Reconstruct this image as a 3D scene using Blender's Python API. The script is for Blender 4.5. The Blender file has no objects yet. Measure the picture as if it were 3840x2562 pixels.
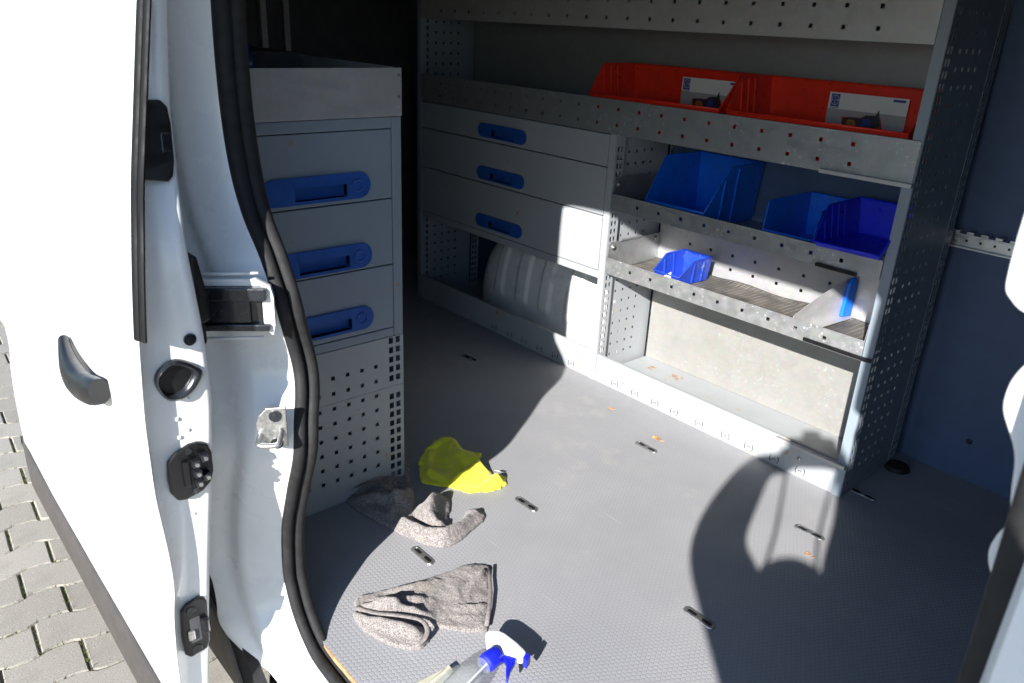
import bpy, bmesh, math, random
import numpy as np
from mathutils import Vector, Matrix
random.seed(7); np.random.seed(7)
S = bpy.context.scene
COL = S.collection

# ------------------------------------------------------------------ camera, world, sun, exposure
EYE = Vector((0, 0, 1.15))                      # van floor is z = 0, ground is z = -0.55
RGT = Vector((0.65389581, 0.75530475, 0.04398874))
UPV = Vector((-0.3129828, 0.21711197, 0.92461027))
FWD = Vector((-0.68881205, 0.6183665, -0.378366))
cd = bpy.data.cameras.new('view_camera'); cam = bpy.data.objects.new('view_camera', cd); COL.objects.link(cam)
cam.matrix_world = Matrix(((RGT.x, UPV.x, -FWD.x, EYE.x), (RGT.y, UPV.y, -FWD.y, EYE.y), (RGT.z, UPV.z, -FWD.z, EYE.z), (0, 0, 0, 1)))
cd.sensor_fit = 'HORIZONTAL'; cd.sensor_width = 36; cd.lens = 27.676; cd.clip_start = 0.01; cd.clip_end = 500
cd.dof.use_dof = True; cd.dof.focus_distance = 2.1; cd.dof.aperture_fstop = 9.0
S.camera = cam
SUN = Vector((-0.37749, 0.80689, -0.45435)).normalized()
w = bpy.data.worlds.new('World'); S.world = w; w.use_nodes = True
nt = w.node_tree; sky = nt.nodes.new('ShaderNodeTexSky'); sky.sky_type = 'NISHITA'; sky.sun_disc = False
sky.sun_elevation = math.radians(27.0); sky.sun_rotation = math.atan2(-SUN.x, -SUN.y)
nt.links.new(sky.outputs[0], nt.nodes['Background'].inputs[0]); nt.nodes['Background'].inputs[1].default_value = 0.11; sky.ozone_density = 3.0; sky.dust_density = 0.2
ld = bpy.data.lights.new('sun', 'SUN'); ld.energy = 5.0; ld.angle = math.radians(0.55); ld.color = (1.0, 0.965, 0.92)
lo = bpy.data.objects.new('sun', ld); COL.objects.link(lo); lo.rotation_euler = SUN.to_track_quat('-Z', 'Y').to_euler(); lo.location = (3, -6, 5)
S.view_settings.view_transform = 'Standard'; S.view_settings.look = 'None'
S.view_settings.exposure = 1.2; S.view_settings.gamma = 1.0; S.view_settings.use_curve_mapping = False
S.render.engine = 'CYCLES'
S.cycles.max_bounces = 8; S.cycles.transparent_max_bounces = 8

# ------------------------------------------------------------------ material helpers
class NT:
    def __init__(s, name):
        s.m = bpy.data.materials.new(name); s.m.use_nodes = True; s.t = s.m.node_tree
        s.b = s.t.nodes['Principled BSDF']; s.tc = s.t.nodes.new('ShaderNodeTexCoord')
    def n(s, kind, **kw):
        x = s.t.nodes.new(kind)
        for k, v in kw.items(): setattr(x, k, v)
        return x
    def l(s, a, b): s.t.links.new(a, b)
    def val(s, sock, v):
        if hasattr(v, 'is_linked') or isinstance(v, bpy.types.NodeSocket): s.l(v, sock)
        else: sock.default_value = v
    def math(s, op, a, b=0.0, c=0.0, clamp=False):
        x = s.n('ShaderNodeMath', operation=op); x.use_clamp = clamp
        s.val(x.inputs[0], a); s.val(x.inputs[1], b); s.val(x.inputs[2], c); return x.outputs[0]
    def vm(s, op, a, b=None):
        x = s.n('ShaderNodeVectorMath', operation=op); s.val(x.inputs[0], a)
        if b is not None: s.val(x.inputs[1], b)
        return x
    def noise(s, scale, detail=4, rough=.55, vec=None, dist=0.0):
        x = s.n('ShaderNodeTexNoise'); x.inputs['Scale'].default_value = scale; x.inputs['Detail'].default_value = detail
        x.inputs['Roughness'].default_value = rough; x.inputs['Distortion'].default_value = dist
        s.l(vec or s.tc.outputs['Object'], x.inputs['Vector']); return x.outputs['Fac']
    def voro(s, scale, feature='F1', vec=None, rnd=1.0):
        x = s.n('ShaderNodeTexVoronoi', feature=feature); x.inputs['Scale'].default_value = scale; x.inputs['Randomness'].default_value = rnd
        s.l(vec or s.tc.outputs['Object'], x.inputs['Vector']); return x.outputs['Distance']
    def ramp(s, f, a, b, lo=0.0, hi=1.0):
        x = s.n('ShaderNodeMapRange'); x.interpolation_type = 'SMOOTHSTEP'
        s.l(f, x.inputs[0]); x.inputs[1].default_value = a; x.inputs[2].default_value = b; x.inputs[3].default_value = lo; x.inputs[4].default_value = hi
        return x.outputs[0]
    def mix(s, f, a, b, blend='MIX'):
        x = s.n('ShaderNodeMix', data_type='RGBA', blend_type=blend); s.val(x.inputs[0], f)
        for i, v in ((6, a), (7, b)):
            if isinstance(v, bpy.types.NodeSocket): s.l(v, x.inputs[i])
            else: x.inputs[i].default_value = (*v, 1) if len(v) == 3 else v
        return x.outputs[2]
    def scale_vec(s, sc, rot=(0, 0, 0)):
        x = s.n('ShaderNodeMapping'); x.inputs['Scale'].default_value = sc; x.inputs['Rotation'].default_value = rot
        s.l(s.tc.outputs['Object'], x.inputs['Vector']); return x.outputs[0]
    def bump(s, h, strength, dist=.001, prev=None):
        x = s.n('ShaderNodeBump'); s.l(h, x.inputs['Height']); x.inputs['Strength'].default_value = strength; x.inputs['Distance'].default_value = dist
        if prev: s.l(prev, x.inputs['Normal'])
        return x.outputs[0]
    def set(s, **kw):
        names = dict(col='Base Color', rough='Roughness', metal='Metallic', normal='Normal', spec='Specular IOR Level', coat='Coat Weight', trans='Transmission Weight', ior='IOR', sheen='Sheen Weight', coatr='Coat Roughness', sub='Subsurface Weight')
        for k, v in kw.items():
            sk = s.b.inputs[names[k]]
            if isinstance(v, bpy.types.NodeSocket): s.l(v, sk)
            else: sk.default_value = (*v, 1) if isinstance(v, tuple) and len(v) == 3 else v
        return s.m

def plain(name, col, rough=.5, metal=0., var=.12, vs=25., bump=0., bs=300., coat=0., spec=.5, scuff=None):
    k = NT(name); c = k.mix(k.ramp(k.noise(vs, 5), .3, .7), tuple(x * (1 - var) for x in col), tuple(min(1, x * (1 + var)) for x in col))
    if scuff:
        sc = k.math('MULTIPLY', k.ramp(k.noise(60, 6, .7), .60, .68), k.ramp(k.noise(7, 3), .5, .65)); c = k.mix(sc, c, scuff)
    k.set(col=c, rough=k.ramp(k.noise(vs * 2, 4), .3, .7, max(.02, rough - .07), min(1, rough + .07)), metal=metal, coat=coat, spec=spec)
    if bump: k.set(normal=k.bump(k.noise(bs, 4), bump))
    return k.m

def steel_paint(name, col, rust=.5):
    """pale powder-coated steel with rust spots, chips and smears"""
    k = NT(name); c = k.mix(k.ramp(k.noise(5, 5), .3, .7), tuple(x * .92 for x in col), col)
    n1 = k.noise(17, 6, .68); msk = k.ramp(k.noise(3.3, 3), .45, .58)
    spot = k.math('MULTIPLY', k.ramp(n1, .635, .675), msk)
    halo = k.math('MULTIPLY', k.ramp(n1, .575, .675), msk)
    rc = k.mix(k.noise(90, 4), (.16, .035, .008), (.42, .16, .035))
    c = k.mix(k.math('MULTIPLY', halo, .55 * rust, clamp=True), c, (.46, .30, .10))
    c = k.mix(k.math('MULTIPLY', spot, rust, clamp=True), c, rc)
    sv = k.scale_vec((9, 9, 60), (.35, 0.1, .2)); scr = k.math('MULTIPLY', k.ramp(k.noise(3.2, 3, .5, sv), .70, .74), k.ramp(k.noise(9, 2), .52, .6))
    c = k.mix(k.math('MULTIPLY', scr, .75), c, (.06, .055, .05))
    k.set(col=c, rough=k.ramp(k.noise(30, 4), .3, .7, .36, .52), normal=k.bump(k.noise(500, 2), .08, .0006)); return k.m

def zinc(name, col=(.44, .45, .455), wear=.85, metal=.7, stain=.35):
    """scuffed galvanised sheet"""
    k = NT(name); c = k.mix(k.ramp(k.noise(14, 4), .3, .7), tuple(x * .92 for x in col), col)
    vor = k.n('ShaderNodeTexVoronoi'); vor.inputs['Scale'].default_value = 70; k.l(k.tc.outputs['Object'], vor.inputs['Vector'])
    c = k.mix(.07, c, vor.outputs['Color'], 'MULTIPLY')
    s1 = k.ramp(k.voro(26, 'DISTANCE_TO_EDGE', k.vm('ADD', k.tc.outputs['Object'], k.n('ShaderNodeTexNoise').outputs['Color']).outputs[0]), .0, .012, 1, 0)
    s1 = k.math('MULTIPLY', s1, k.ramp(k.noise(20, 3), .5, .62))
    s2 = k.math('MULTIPLY', k.ramp(k.noise(95, 6, .78), .57, .64), k.ramp(k.noise(11, 3), .42, .60))
    sc = k.math('MULTIPLY', k.math('MAXIMUM', s1, s2), wear, clamp=True); c = k.mix(sc, c, tuple(min(.8, x * 1.7) for x in col))
    st = k.math('MULTIPLY', k.ramp(k.noise(8, 6, .7),   .60, .75), stain); c = k.mix(st, c, tuple(x * y for x, y in zip(col, (.68, .66, .62))))
    k.set(col=c, metal=k.math('SUBTRACT', metal, k.math('MULTIPLY', sc, .4)), rough=k.ramp(k.noise(40, 5), .25, .75, .36, .56), normal=k.bump(k.noise(160, 4), .10, .0008)); return k.m

def floor_mat():
    k = NT('honeycomb_floor'); s = 0.0105
    p = k.vm('SCALE', k.tc.outputs['Object']); p.inputs['Scale'].default_value = 1 / s; p = p.outputs[0]
    x = k.n('ShaderNodeSeparateXYZ'); k.l(p, x.inputs[0])
    def cell(ox, oy):
        a = k.math('SUBTRACT', k.math('WRAP', k.math('ADD', x.outputs[0], ox), 1.0, 0.0), .5)
        b = k.math('SUBTRACT', k.math('WRAP', k.math('ADD', x.outputs[1], oy), 1.73205, 0.0), .866025)
        a = k.math('ABSOLUTE', a); b = k.math('ABSOLUTE', b)
        return k.math('MAXIMUM', a, k.math('ADD', k.math('MULTIPLY', a, .5), k.math('MULTIPLY', b, .866025)))
    d = k.math('MINIMUM', cell(0, 0), cell(.5, .866025))
    line = k.ramp(d, .40, .47)
    dome = k.ramp(d, .34, .46, 1, 0)
    c = k.mix(k.ramp(k.noise(2.3, 5), .3, .7), (.295, .298, .315), (.345, .345, .36))
    c = k.mix(k.math('MULTIPLY', line, .30), c, (.19, .19, .205))
    dust = k.math('MULTIPLY', k.ramp(k.noise(4.2, 6, .65), .50, .68), k.ramp(k.noise(26, 4), .35, .7)); c = k.mix(k.math('MULTIPLY', dust, .35), c, (.46, .44, .41))
    sm = k.ramp(k.noise(1.5, 6, .6, dist=1.2), .60, .72); c = k.mix(k.math('MULTIPLY', sm, .3), c, (.33, .28, .25))
    fl = k.ramp(k.noise(330, 2), .77, .80); c = k.mix(k.math('MULTIPLY', fl, .5), c, (.6, .57, .5))
    sv = k.scale_vec((1.2, 30, 1), (0, 0, .5)); sc = k.math('MULTIPLY', k.ramp(k.noise(4, 3, .5, sv), .68, .72), k.ramp(k.noise(5, 2), .45, .6)); c = k.mix(k.math('MULTIPLY', sc, .55), c, (.5, .48, .45))
    nb = k.bump(dome, .5, .0008)
    return k.set(col=c, rough=k.ramp(k.noise(9, 4), .3, .7, .42, .6), spec=.45, normal=nb)

def terry_mat(name, ca, cb, cl, scale=58., lines=.55):
    k = NT(name); n = k.noise(430, 3, .75)
    c = k.mix(k.ramp(n, .40, .58), tuple(x * 1.25 for x in ca), tuple(x * 1.2 for x in cb)); e = k.ramp(k.voro(scale, 'DISTANCE_TO_EDGE'), .01, .09, 1, 0)
    c = k.mix(k.math('MULTIPLY', e, lines), c, cl); st = k.ramp(k.noise(13, 5), .60, .72); c = k.mix(k.math('MULTIPLY', st, .3), c, (.22, .17, .11))
    h = k.math('ADD', n, k.math('MULTIPLY', k.noise(240, 3), .8))
    return k.set(col=c, rough=.95, spec=.1, sheen=.25, normal=k.bump(h, .65, .002))

def paver_mat():
    k = NT('concrete_paver'); oi = k.n('ShaderNodeObjectInfo')
    c = k.mix(oi.outputs['Random'], (.255, .236, .200), (.325, .302, .258))
    sp = k.noise(210, 4, .75); c = k.mix(k.ramp(sp, .55, .68), c, (.46, .43, .385)); c = k.mix(k.ramp(sp, .44, .33), c, (.12, .108, .095))
    c = k.mix(k.math('MULTIPLY', k.ramp(k.noise(9, 5), .5, .7), .35), c, (.20, .185, .15))
    return k.set(col=c, rough=.92, normal=k.bump(k.noise(260, 4, .7), .55, .002))

MT = {}
MT['white'] = NT('white_body_paint').set(col=(.78, .79, .79), rough=.28, coat=.6, coatr=.08)
k = NT('white_body_paint'); c = k.mix(k.math('MULTIPLY', k.ramp(k.noise(6, 6), .55, .75), .16), (.78, .79, .79), (.52, .52, .50))
fk = k.math('MULTIPLY', k.ramp(k.noise(240, 3), .74, .78), .5); c = k.mix(fk, c, (.3, .29, .27))
MT['white'] = k.set(col=c, rough=k.ramp(k.noise(12, 4), .3, .7, .22, .36), coat=.5, coatr=.1)
MT['blackplastic'] = plain('black_plastic', (.0065, .0065, .0075), .36, var=.3, bump=.08, bs=600)
MT['blackgloss'] = plain('black_glossy_plastic', (.014, .016, .02), .22, var=.2, coat=.3)
MT['rubber'] = plain('black_rubber', (.018, .018, .019), .72, var=.25, vs=60, bump=.12, bs=400, scuff=(.06, .058, .055), spec=.3)
MT['rubberdark'] = plain('dark_edge_rubber', (.006, .006, .0065), .6, var=.2, spec=.2)
MT['moulding'] = plain('grey_brown_moulding', (.055, .048, .043), .62, var=.1, bump=.1, bs=900)
MT['cladding'] = plain('beige_grey_cladding', (.20, .178, .155), .7, var=.12, bump=.1, bs=900)
MT['floor'] = floor_mat()
MT['steel'] = steel_paint('pale_grey_steel', (.36, .38, .40), .85)
MT['steelclean'] = steel_paint('blue_grey_steel', (.25, .30, .355), .35)
MT['zinc'] = zinc('galvanised_sheet')
MT['zincback'] = zinc('galvanised_back_sheet', (.34, .336, .318), .35, .25, .12)
MT['backsheet'] = zinc('grey_back_sheet', (.30, .31, .325), .12, .35, .08)
MT['alu'] = zinc('aluminium_sheet', (.52, .52, .53), .25, .45)
MT['rail'] = plain('aluminium_rail', (.62, .64, .66), .35, .8, var=.08)
MT['bolt'] = plain('zinc_screw', (.5, .5, .49), .35, .9, var=.2, vs=200)
MT['wall'] = plain('blue_grey_wall_panel', (.055, .095, .19), .5, var=.06, bump=.06, bs=700)
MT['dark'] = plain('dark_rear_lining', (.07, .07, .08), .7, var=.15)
MT['blue'] = plain('blue_plastic', (.005, .045, .33), .36, var=.1, coat=.1, scuff=(.10, .18, .42))
MT['bluelight'] = plain('light_blue_plastic', (.002, .13, .70), .34, var=.08, scuff=(.08, .2, .46))
MT['blueultra'] = plain('ultramarine_plastic', (.004, .016, .70), .34, var=.08)
MT['bluehandle'] = plain('blue_handle_plastic', (.015, .085, .36), .4, var=.1)
MT['bluedusty'] = plain('dusty_blue_plastic', (.016, .055, .44), .42, var=.15, scuff=(.26, .32, .55))
MT['red'] = plain('red_plastic', (.74, .028, .010), .34, var=.08)
MT['paperwhite'] = plain('label_paper', (.74, .75, .76), .45, var=.03)
MT['papergrey'] = plain('label_grey_print', (.36, .37, .39), .45, var=.08)
MT['logoblue'] = plain('label_blue_print', (.03, .06, .30), .45, var=.03)
MT['printdark'] = plain('label_dark_print', (.035, .035, .05), .45, var=.5, vs=120)
MT['printorange'] = plain('label_orange_print', (.35, .16, .04), .45, var=.3, vs=90)
MT['printred'] = plain('label_red_print', (.42, .03, .02), .45, var=.1)
MT['towel'] = terry_mat('grey_terry', (.10, .09, .088), (.29, .265, .255), (.13, .115, .115), 46, .55)
MT['towelflat'] = terry_mat('grey_terry_flat', (.085, .076, .073), (.27, .245, .235), (.25, .23, .22), 30, .15)
MT['hem'] = plain('towel_hem', (.20, .18, .175), .9, var=.25, vs=180, bump=.5, bs=300)
k = NT('yellow_microfibre'); c = k.mix(k.ramp(k.noise(420, 3, .7), .35, .65), (.78, .76, .03), (.90, .88, .07))
MT['yellow'] = k.set(col=c, rough=.9, spec=.1, sheen=.3, normal=k.bump(k.noise(500, 3), .5, .0015))
MT['ply'] = plain('plywood_edge', (.42, .26, .13), .8, var=.3, vs=60, bump=.2, bs=200)
MT['paver'] = paver_mat()
k = NT('joint_soil'); c = k.mix(k.ramp(k.noise(7, 4), .42, .6), (.085, .07, .05), (.10, .10, .035)); c = k.mix(k.ramp(k.noise(160, 3), .5, .7), c, (.17, .145, .11))
MT['soil'] = k.set(col=c, rough=1.0, normal=k.bump(k.noise(140, 4), .8, .006))
MT['moss'] = plain('moss_green', (.085, .10, .018), .9, var=.5, vs=40)
MT['leaf'] = plain('dry_leaf', (.50, .25, .085), .8, var=.3, vs=80, bump=.3, bs=120)
MT['cream'] = plain('cream_plastic', (.70, .68, .52), .45, var=.08)
k = NT('clear_plastic'); MT['clear'] = k.set(col=(.50, .53, .52), rough=.08); k.b.inputs['Alpha'].default_value = .16
MT['whiteplastic'] = plain('white_plastic', (.80, .81, .82), .35, var=.03)
MT['spblue'] = plain('spray_blue_plastic', (.012, .02, .52), .32, var=.06)
MT['skin'] = plain('skin', (.50, .31, .22), .5, var=.06)
MT['shirt'] = plain('navy_shirt', (.035, .045, .075), .9, var=.2, bump=.3)
MT['trouser'] = plain('dark_trousers', (.03, .03, .035), .9, var=.2, bump=.3)
MT['hair'] = plain('brown_hair', (.06, .035, .02), .6, var=.4, vs=90, bump=.5)
k = NT('gridded_mat'); br = k.n('ShaderNodeTexBrick'); br.offset = 0.0; br.inputs['Scale'].default_value = 1.0
mp = k.n('ShaderNodeMapping'); mp.inputs['Rotation'].default_value = (0, 0, .06); k.l(k.tc.outputs['Object'], mp.inputs['Vector']); k.l(mp.outputs[0], br.inputs['Vector'])
br.inputs['Brick Width'].default_value = .017; br.inputs['Row Height'].default_value = .009; br.inputs['Mortar Size'].default_value = .0011; br.inputs['Mortar Smooth'].default_value = .3
lm = br.outputs['Fac']; c = k.mix(k.ramp(k.noise(12, 5), .35, .7), (.045, .041, .037), (.105, .096, .085))
c = k.mix(k.math('MULTIPLY', lm, k.ramp(k.noise(16, 4), .35, .65, .15, .75)), c, (.42, .39, .34)); c = k.mix(k.math('MULTIPLY', k.ramp(k.noise(3.1, 4), .6, .68), .5), c, (.32, .17, .09))
c = k.mix(k.math('MULTIPLY', k.ramp(k.noise(130, 5, .75), .66, .72), .8), c, (.7, .69, .66))
MT['mat'] = k.set(col=c, rough=.6, normal=k.bump(lm, .6, .002))

# ------------------------------------------------------------------ mesh helpers
def wloc(o):
    v = Vector((0, 0, 0))
    while o: v += o.location; o = o.parent
    return v
def link(name, me, mat=None, parent=None, smooth=None, bevel=0, solid=0, seg=2, subs=0):
    o = bpy.data.objects.new(name, me); COL.objects.link(o)
    if mat is not None and not me.materials: me.materials.append(MT[mat] if isinstance(mat, str) else mat)
    if parent: o.parent = parent; o.location = -wloc(parent)
    if solid: m = o.modifiers.new('thickness', 'SOLIDIFY'); m.thickness = solid; m.offset = 0
    if bevel: m = o.modifiers.new('bevel', 'BEVEL'); m.width = bevel; m.segments = seg; m.limit_method = 'ANGLE'; m.angle_limit = math.radians(40)
    if subs: m = o.modifiers.new('subdivision', 'SUBSURF'); m.levels = subs; m.render_levels = subs
    if smooth is not None:
        me.polygons.foreach_set('use_smooth', [True] * len(me.polygons))
        if smooth < 180: me.set_sharp_from_angle(angle=math.radians(smooth))
    return o
def mesh(v, f):
    me = bpy.data.meshes.new('m'); me.from_pydata([tuple(x) for x in v], [], [tuple(x) for x in f]); me.update(); return me
class MB:
    def __init__(s): s.v = []; s.f = []
    def add(s, v, f):
        n = len(s.v); s.v += [tuple(x) for x in v]; s.f += [tuple(i + n for i in q) for q in f]; return s
    def box(s, x0, x1, y0, y1, z0, z1):
        v = [(x, y, z) for z in (z0, z1) for y in (y0, y1) for x in (x0, x1)]
        return s.add(v, [(0, 2, 3, 1), (4, 5, 7, 6), (0, 1, 5, 4), (2, 6, 7, 3), (0, 4, 6, 2), (1, 3, 7, 5)])
    def prism(s, pts, d):
        """pts: ordered 3-D polygon, d: extrusion vector"""
        pts = [Vector(p) for p in pts]; d = Vector(d); n = len(pts)
        nrm = sum(((pts[i] - pts[0]).cross(pts[(i + 1) % n] - pts[0]) for i in range(n)), Vector())
        if nrm.dot(d) > 0: pts = pts[::-1]
        return s.add(pts + [p + d for p in pts], [tuple(range(n)), tuple(range(2 * n - 1, n - 1, -1))] + [(i, i + n, (i + 1) % n + n, (i + 1) % n) for i in range(n)])
    def tube(s, path, r, seg=10, closed=False, sx=1.0, up=None):
        P = [Vector(p) for p in path]; n = len(P); v = []
        rr = r if isinstance(r, (list, tuple)) else [r] * n
        for i in range(n):
            t = (P[(i + 1) % n] - P[i - 1]) if closed else (P[min(i + 1, n - 1)] - P[max(i - 1, 0)]); t.normalize()
            u = Vector(up) if up else (Vector((0, 0, 1)) if abs(t.z) < .9 else Vector((1, 0, 0)))
            a = t.cross(u).normalized(); b = a.cross(t).normalized()
            v += [P[i] + (a * math.cos(2 * math.pi * j / seg) * sx + b * math.sin(2 * math.pi * j / seg)) * rr[i] for j in range(seg)]
        f = []
        for i in range(n if closed else n - 1):
            i2 = (i + 1) % n
            f += [(i * seg + j, i * seg + (j + 1) % seg, i2 * seg + (j + 1) % seg, i2 * seg + j) for j in range(seg)]
        if not closed: f += [tuple(range(seg))[::-1], tuple((n - 1) * seg + j for j in range(seg))]
        return s.add(v, f)
    def cyl(s, c, ax, r, h, seg=16, r2=None):
        c = Vector(c); ax = Vector(ax).normalized(); return s.tube([c, c + ax * h], [r, r if r2 is None else r2], seg)
    def sphere(s, c, r, seg=12, rings=8, sc=(1, 1, 1)):
        v = [(c[0], c[1], c[2] + r * sc[2])]; f = []
        for i in range(1, rings):
            t = math.pi * i / rings
            v += [(c[0] + r * sc[0] * math.sin(t) * math.cos(2 * math.pi * j / seg), c[1] + r * sc[1] * math.sin(t) * math.sin(2 * math.pi * j / seg), c[2] + r * sc[2] * math.cos(t)) for j in range(seg)]
        v.append((c[0], c[1], c[2] - r * sc[2])); L = len(v) - 1
        for j in range(seg):
            f.append((0, 1 + j, 1 + (j + 1) % seg)); f.append((L, 1 + (rings - 2) * seg + (j + 1) % seg, 1 + (rings - 2) * seg + j))
            for i in range(rings - 2):
                a = 1 + i * seg; f.append((a + j, a + seg + j, a + seg + (j + 1) % seg, a + (j + 1) % seg))
        return s.add(v, f)
    def build(s, name, mat, parent=None, **kw): return link(name, mesh(s.v, s.f), mat, parent, **kw)
def grid(P, name, mat, parent=None, flip=False, **kw):
    """P[i][j] rows of points -> quad sheet"""
    r, c = len(P), len(P[0]); v = [p for row in P for p in row]
    f = [(i * c + j, i * c + j + 1, (i + 1) * c + j + 1, (i + 1) * c + j) for i in range(r - 1) for j in range(c - 1)]
    if flip: f = [q[::-1] for q in f]
    return link(name, mesh(v, f), mat, parent, **kw)
def perf(name, o, U, V, N, w, h, holes, t, mat, parent=None):
    """sheet with real rectangular holes. holes: (u, v, su, sv) centres and sizes; thickness t along N"""
    o, U, V, N = map(Vector, (o, U, V, N))
    us = sorted({0.0, w, *[round(x, 5) for q in holes for x in (q[0] - q[2] / 2, q[0] + q[2] / 2)]})
    vs = sorted({0.0, h, *[round(x, 5) for q in holes for x in (q[1] - q[3] / 2, q[1] + q[3] / 2)]})
    nu, nv = len(us) - 1, len(vs) - 1; sol = np.ones((nu, nv), bool)
    uc = np.array([(us[i] + us[i + 1]) / 2 for i in range(nu)]); vc = np.array([(vs[j] + vs[j + 1]) / 2 for j in range(nv)])
    for q in holes: sol[np.ix_(np.abs(uc - q[0]) < q[2] / 2, np.abs(vc - q[1]) < q[3] / 2)] = False
    n1 = (nu + 1) * (nv + 1); ix = lambda i, j: i * (nv + 1) + j
    base = [o + U * a + V * b for a in us for b in vs]; v = base + [p - N * t for p in base]; f = []
    flip = U.cross(V).dot(N) < 0
    for i in range(nu):
        for j in range(nv):
            if not sol[i, j]: continue
            q = (ix(i, j), ix(i + 1, j), ix(i + 1, j + 1), ix(i, j + 1)); f.append(q if not flip else q[::-1])
            f.append(tuple(x + n1 for x in (q[::-1] if not flip else q)))
            for di, dj, a, b in ((-1, 0, 0, 3), (1, 0, 2, 1), (0, -1, 1, 0), (0, 1, 3, 2)):
                I, J = i + di, j + dj
                if not (0 <= I < nu and 0 <= J < nv) or not sol[I, J]:
                    e = (q[a], q[b], q[b] + n1, q[a] + n1); f.append(e if not flip else e[::-1])
    me = mesh(v, f); bm = bmesh.new(); bm.from_mesh(me)
    bmesh.ops.delete(bm, geom=[x for x in bm.verts if not x.link_faces], context='VERTS'); bm.to_mesh(me); bm.free()
    return link(name, me, mat, parent)
def thing(name, label, cat, loc=(0, 0, 0), group=None):
    o = bpy.data.objects.new(name, None); COL.objects.link(o); o.location = loc; o.empty_display_size = .1
    o['label'] = label; o['category'] = cat
    if group: o['group'] = group
    return o
def tag(o, label, cat, group=None):
    o['label'] = label; o['category'] = cat
    if group: o['group'] = group
    return o
def interp(tab, z):
    xs = [a for a, b in tab]; ys = [b for a, b in tab]
    if xs[0] > xs[-1]: xs, ys = xs[::-1], ys[::-1]
    return float(np.interp(z, xs, ys))
def smoothtab(tab, n=120, k=5):
    t = sorted(tab); xs = np.linspace(t[0][0], t[-1][0], n); ys = np.interp(xs, [a for a, b in t], [b for a, b in t])
    ker = np.hanning(k + 2)[1:-1]; ker /= ker.sum(); yp = np.pad(ys, k // 2, mode='edge'); return list(zip(xs, np.convolve(yp, ker, 'valid')))
def catmull(P, n=6, closed=False):
    P = [Vector(p) for p in P]; out = []; N = len(P)
    for i in range(N if closed else N - 1):
        g = (lambda k: P[k % N]) if closed else (lambda k: P[max(0, min(N - 1, k))])
        a, b, c, d = g(i - 1), g(i), g(i + 1), g(i + 2)
        for j in range(n):
            t = j / n; out.append(.5 * ((2 * b) + (c - a) * t + (2 * a - 5 * b + 4 * c - d) * t * t + (3 * b - a - 3 * c + d) * t ** 3))
    if not closed: out.append(P[-1])
    return out
def rrect(u0, u1, v0, v1, r, n=5):
    out = []
    for cx, cy, a0 in ((u1 - r, v1 - r, 0), (u0 + r, v1 - r, 90), (u0 + r, v0 + r, 180), (u1 - r, v0 + r, 270)):
        out += [(cx + r * math.cos(math.radians(a0 + 90 * i / n)), cy + r * math.sin(math.radians(a0 + 90 * i / n))) for i in range(n + 1)]
    return out

def sstep(a, b, x): t = max(0, min(1, (x - a) / (b - a))); return t * t * (3 - 2 * t)
# ------------------------------------------------------------------ ground: soil sheet and paving blocks
GZ = -0.55
g = MB(); g.add([(-150, -150, GZ - .007), (150, -150, GZ - .007), (150, 150, GZ - .007), (-150, 150, GZ - .007)], [(0, 1, 2, 3)])
ground = g.build('ground', 'soil'); ground['kind'] = 'structure'
PA = math.radians(-3.5); pivot = Vector((-2.31, .29, GZ)); PW, PL, JW = .14, .20, .0075
def paver_pts(par, inset):
    ys = np.linspace(-PL / 2 + JW / 2, PL / 2 - JW / 2, 13); ph = 0 if par else math.pi
    wv = lambda y: .011 * math.tanh(1.8 * math.sin(2 * math.pi * y / PL + ph))
    R = [(PW / 2 - .0016 - inset + wv(y), y * (1 - inset / (PL / 2))) for y in ys]
    L = [(-PW / 2 + .0016 + inset + wv(y), y * (1 - inset / (PL / 2))) for y in ys[::-1]]
    return R + L
def paver_mesh(par):
    rings = [(0, -.06), (0, -.006), (.004, 0.0)]; v = []; f = []
    for ins, z in rings: v += [(x, y, z) for x, y in paver_pts(par, ins)]
    n = 26
    for r in range(2): f += [(r * n + i, r * n + (i + 1) % n, (r + 1) * n + (i + 1) % n, (r + 1) * n + i) for i in range(n)]
    f += [(2 * n + i, 2 * n + i + 1, 2 * n + 2 * 13 - 2 - i, 2 * n + 2 * 13 - 1 - i) for i in range(12)]
    return v, f
pm = []
for par in (0, 1):
    v, f = paver_mesh(par); me = mesh(v, f); me.materials.append(MT['paver']); pm.append(me)
far = MB(); Rz = Matrix.Rotation(PA, 3, 'Z'); cnt = 0
cells = []
for i in range(-42, 50):
    for j in range(-28, 12):
        par = i % 2; lc = Vector((i * PW, j * PL + (PL / 2) - (PL / 2 if par else 0), 0)); p = pivot + Rz @ lc
        cells.append((par, p))
near = sorted([q for q in cells if q[1].y < .62 and -5.2 < q[1].x < -1.2], key=lambda q: (q[1] - Vector((-1.6, .1, GZ))).length)[:280]
nid = {id(q) for q in near}
for q in cells:
    par, p = q; zz = random.uniform(-.0025, .0025)
    if id(q) in nid:
        o = bpy.data.objects.new('paver', pm[par]); COL.objects.link(o); o.parent = ground
        o.location = (p.x, p.y, p.z + zz); o.rotation_euler = (random.uniform(-.012, .012), random.uniform(-.012, .012), PA + random.uniform(-.012, .012))
    else:
        v, f = paver_mesh(par); far.add([Rz @ Vector(a) + p + Vector((0, 0, zz)) for a in v], f)
o = far.build('paver_field', 'paver', ground); o['kind'] = 'stuff'
gr = MB()                                       # moss and grass in the joints
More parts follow.
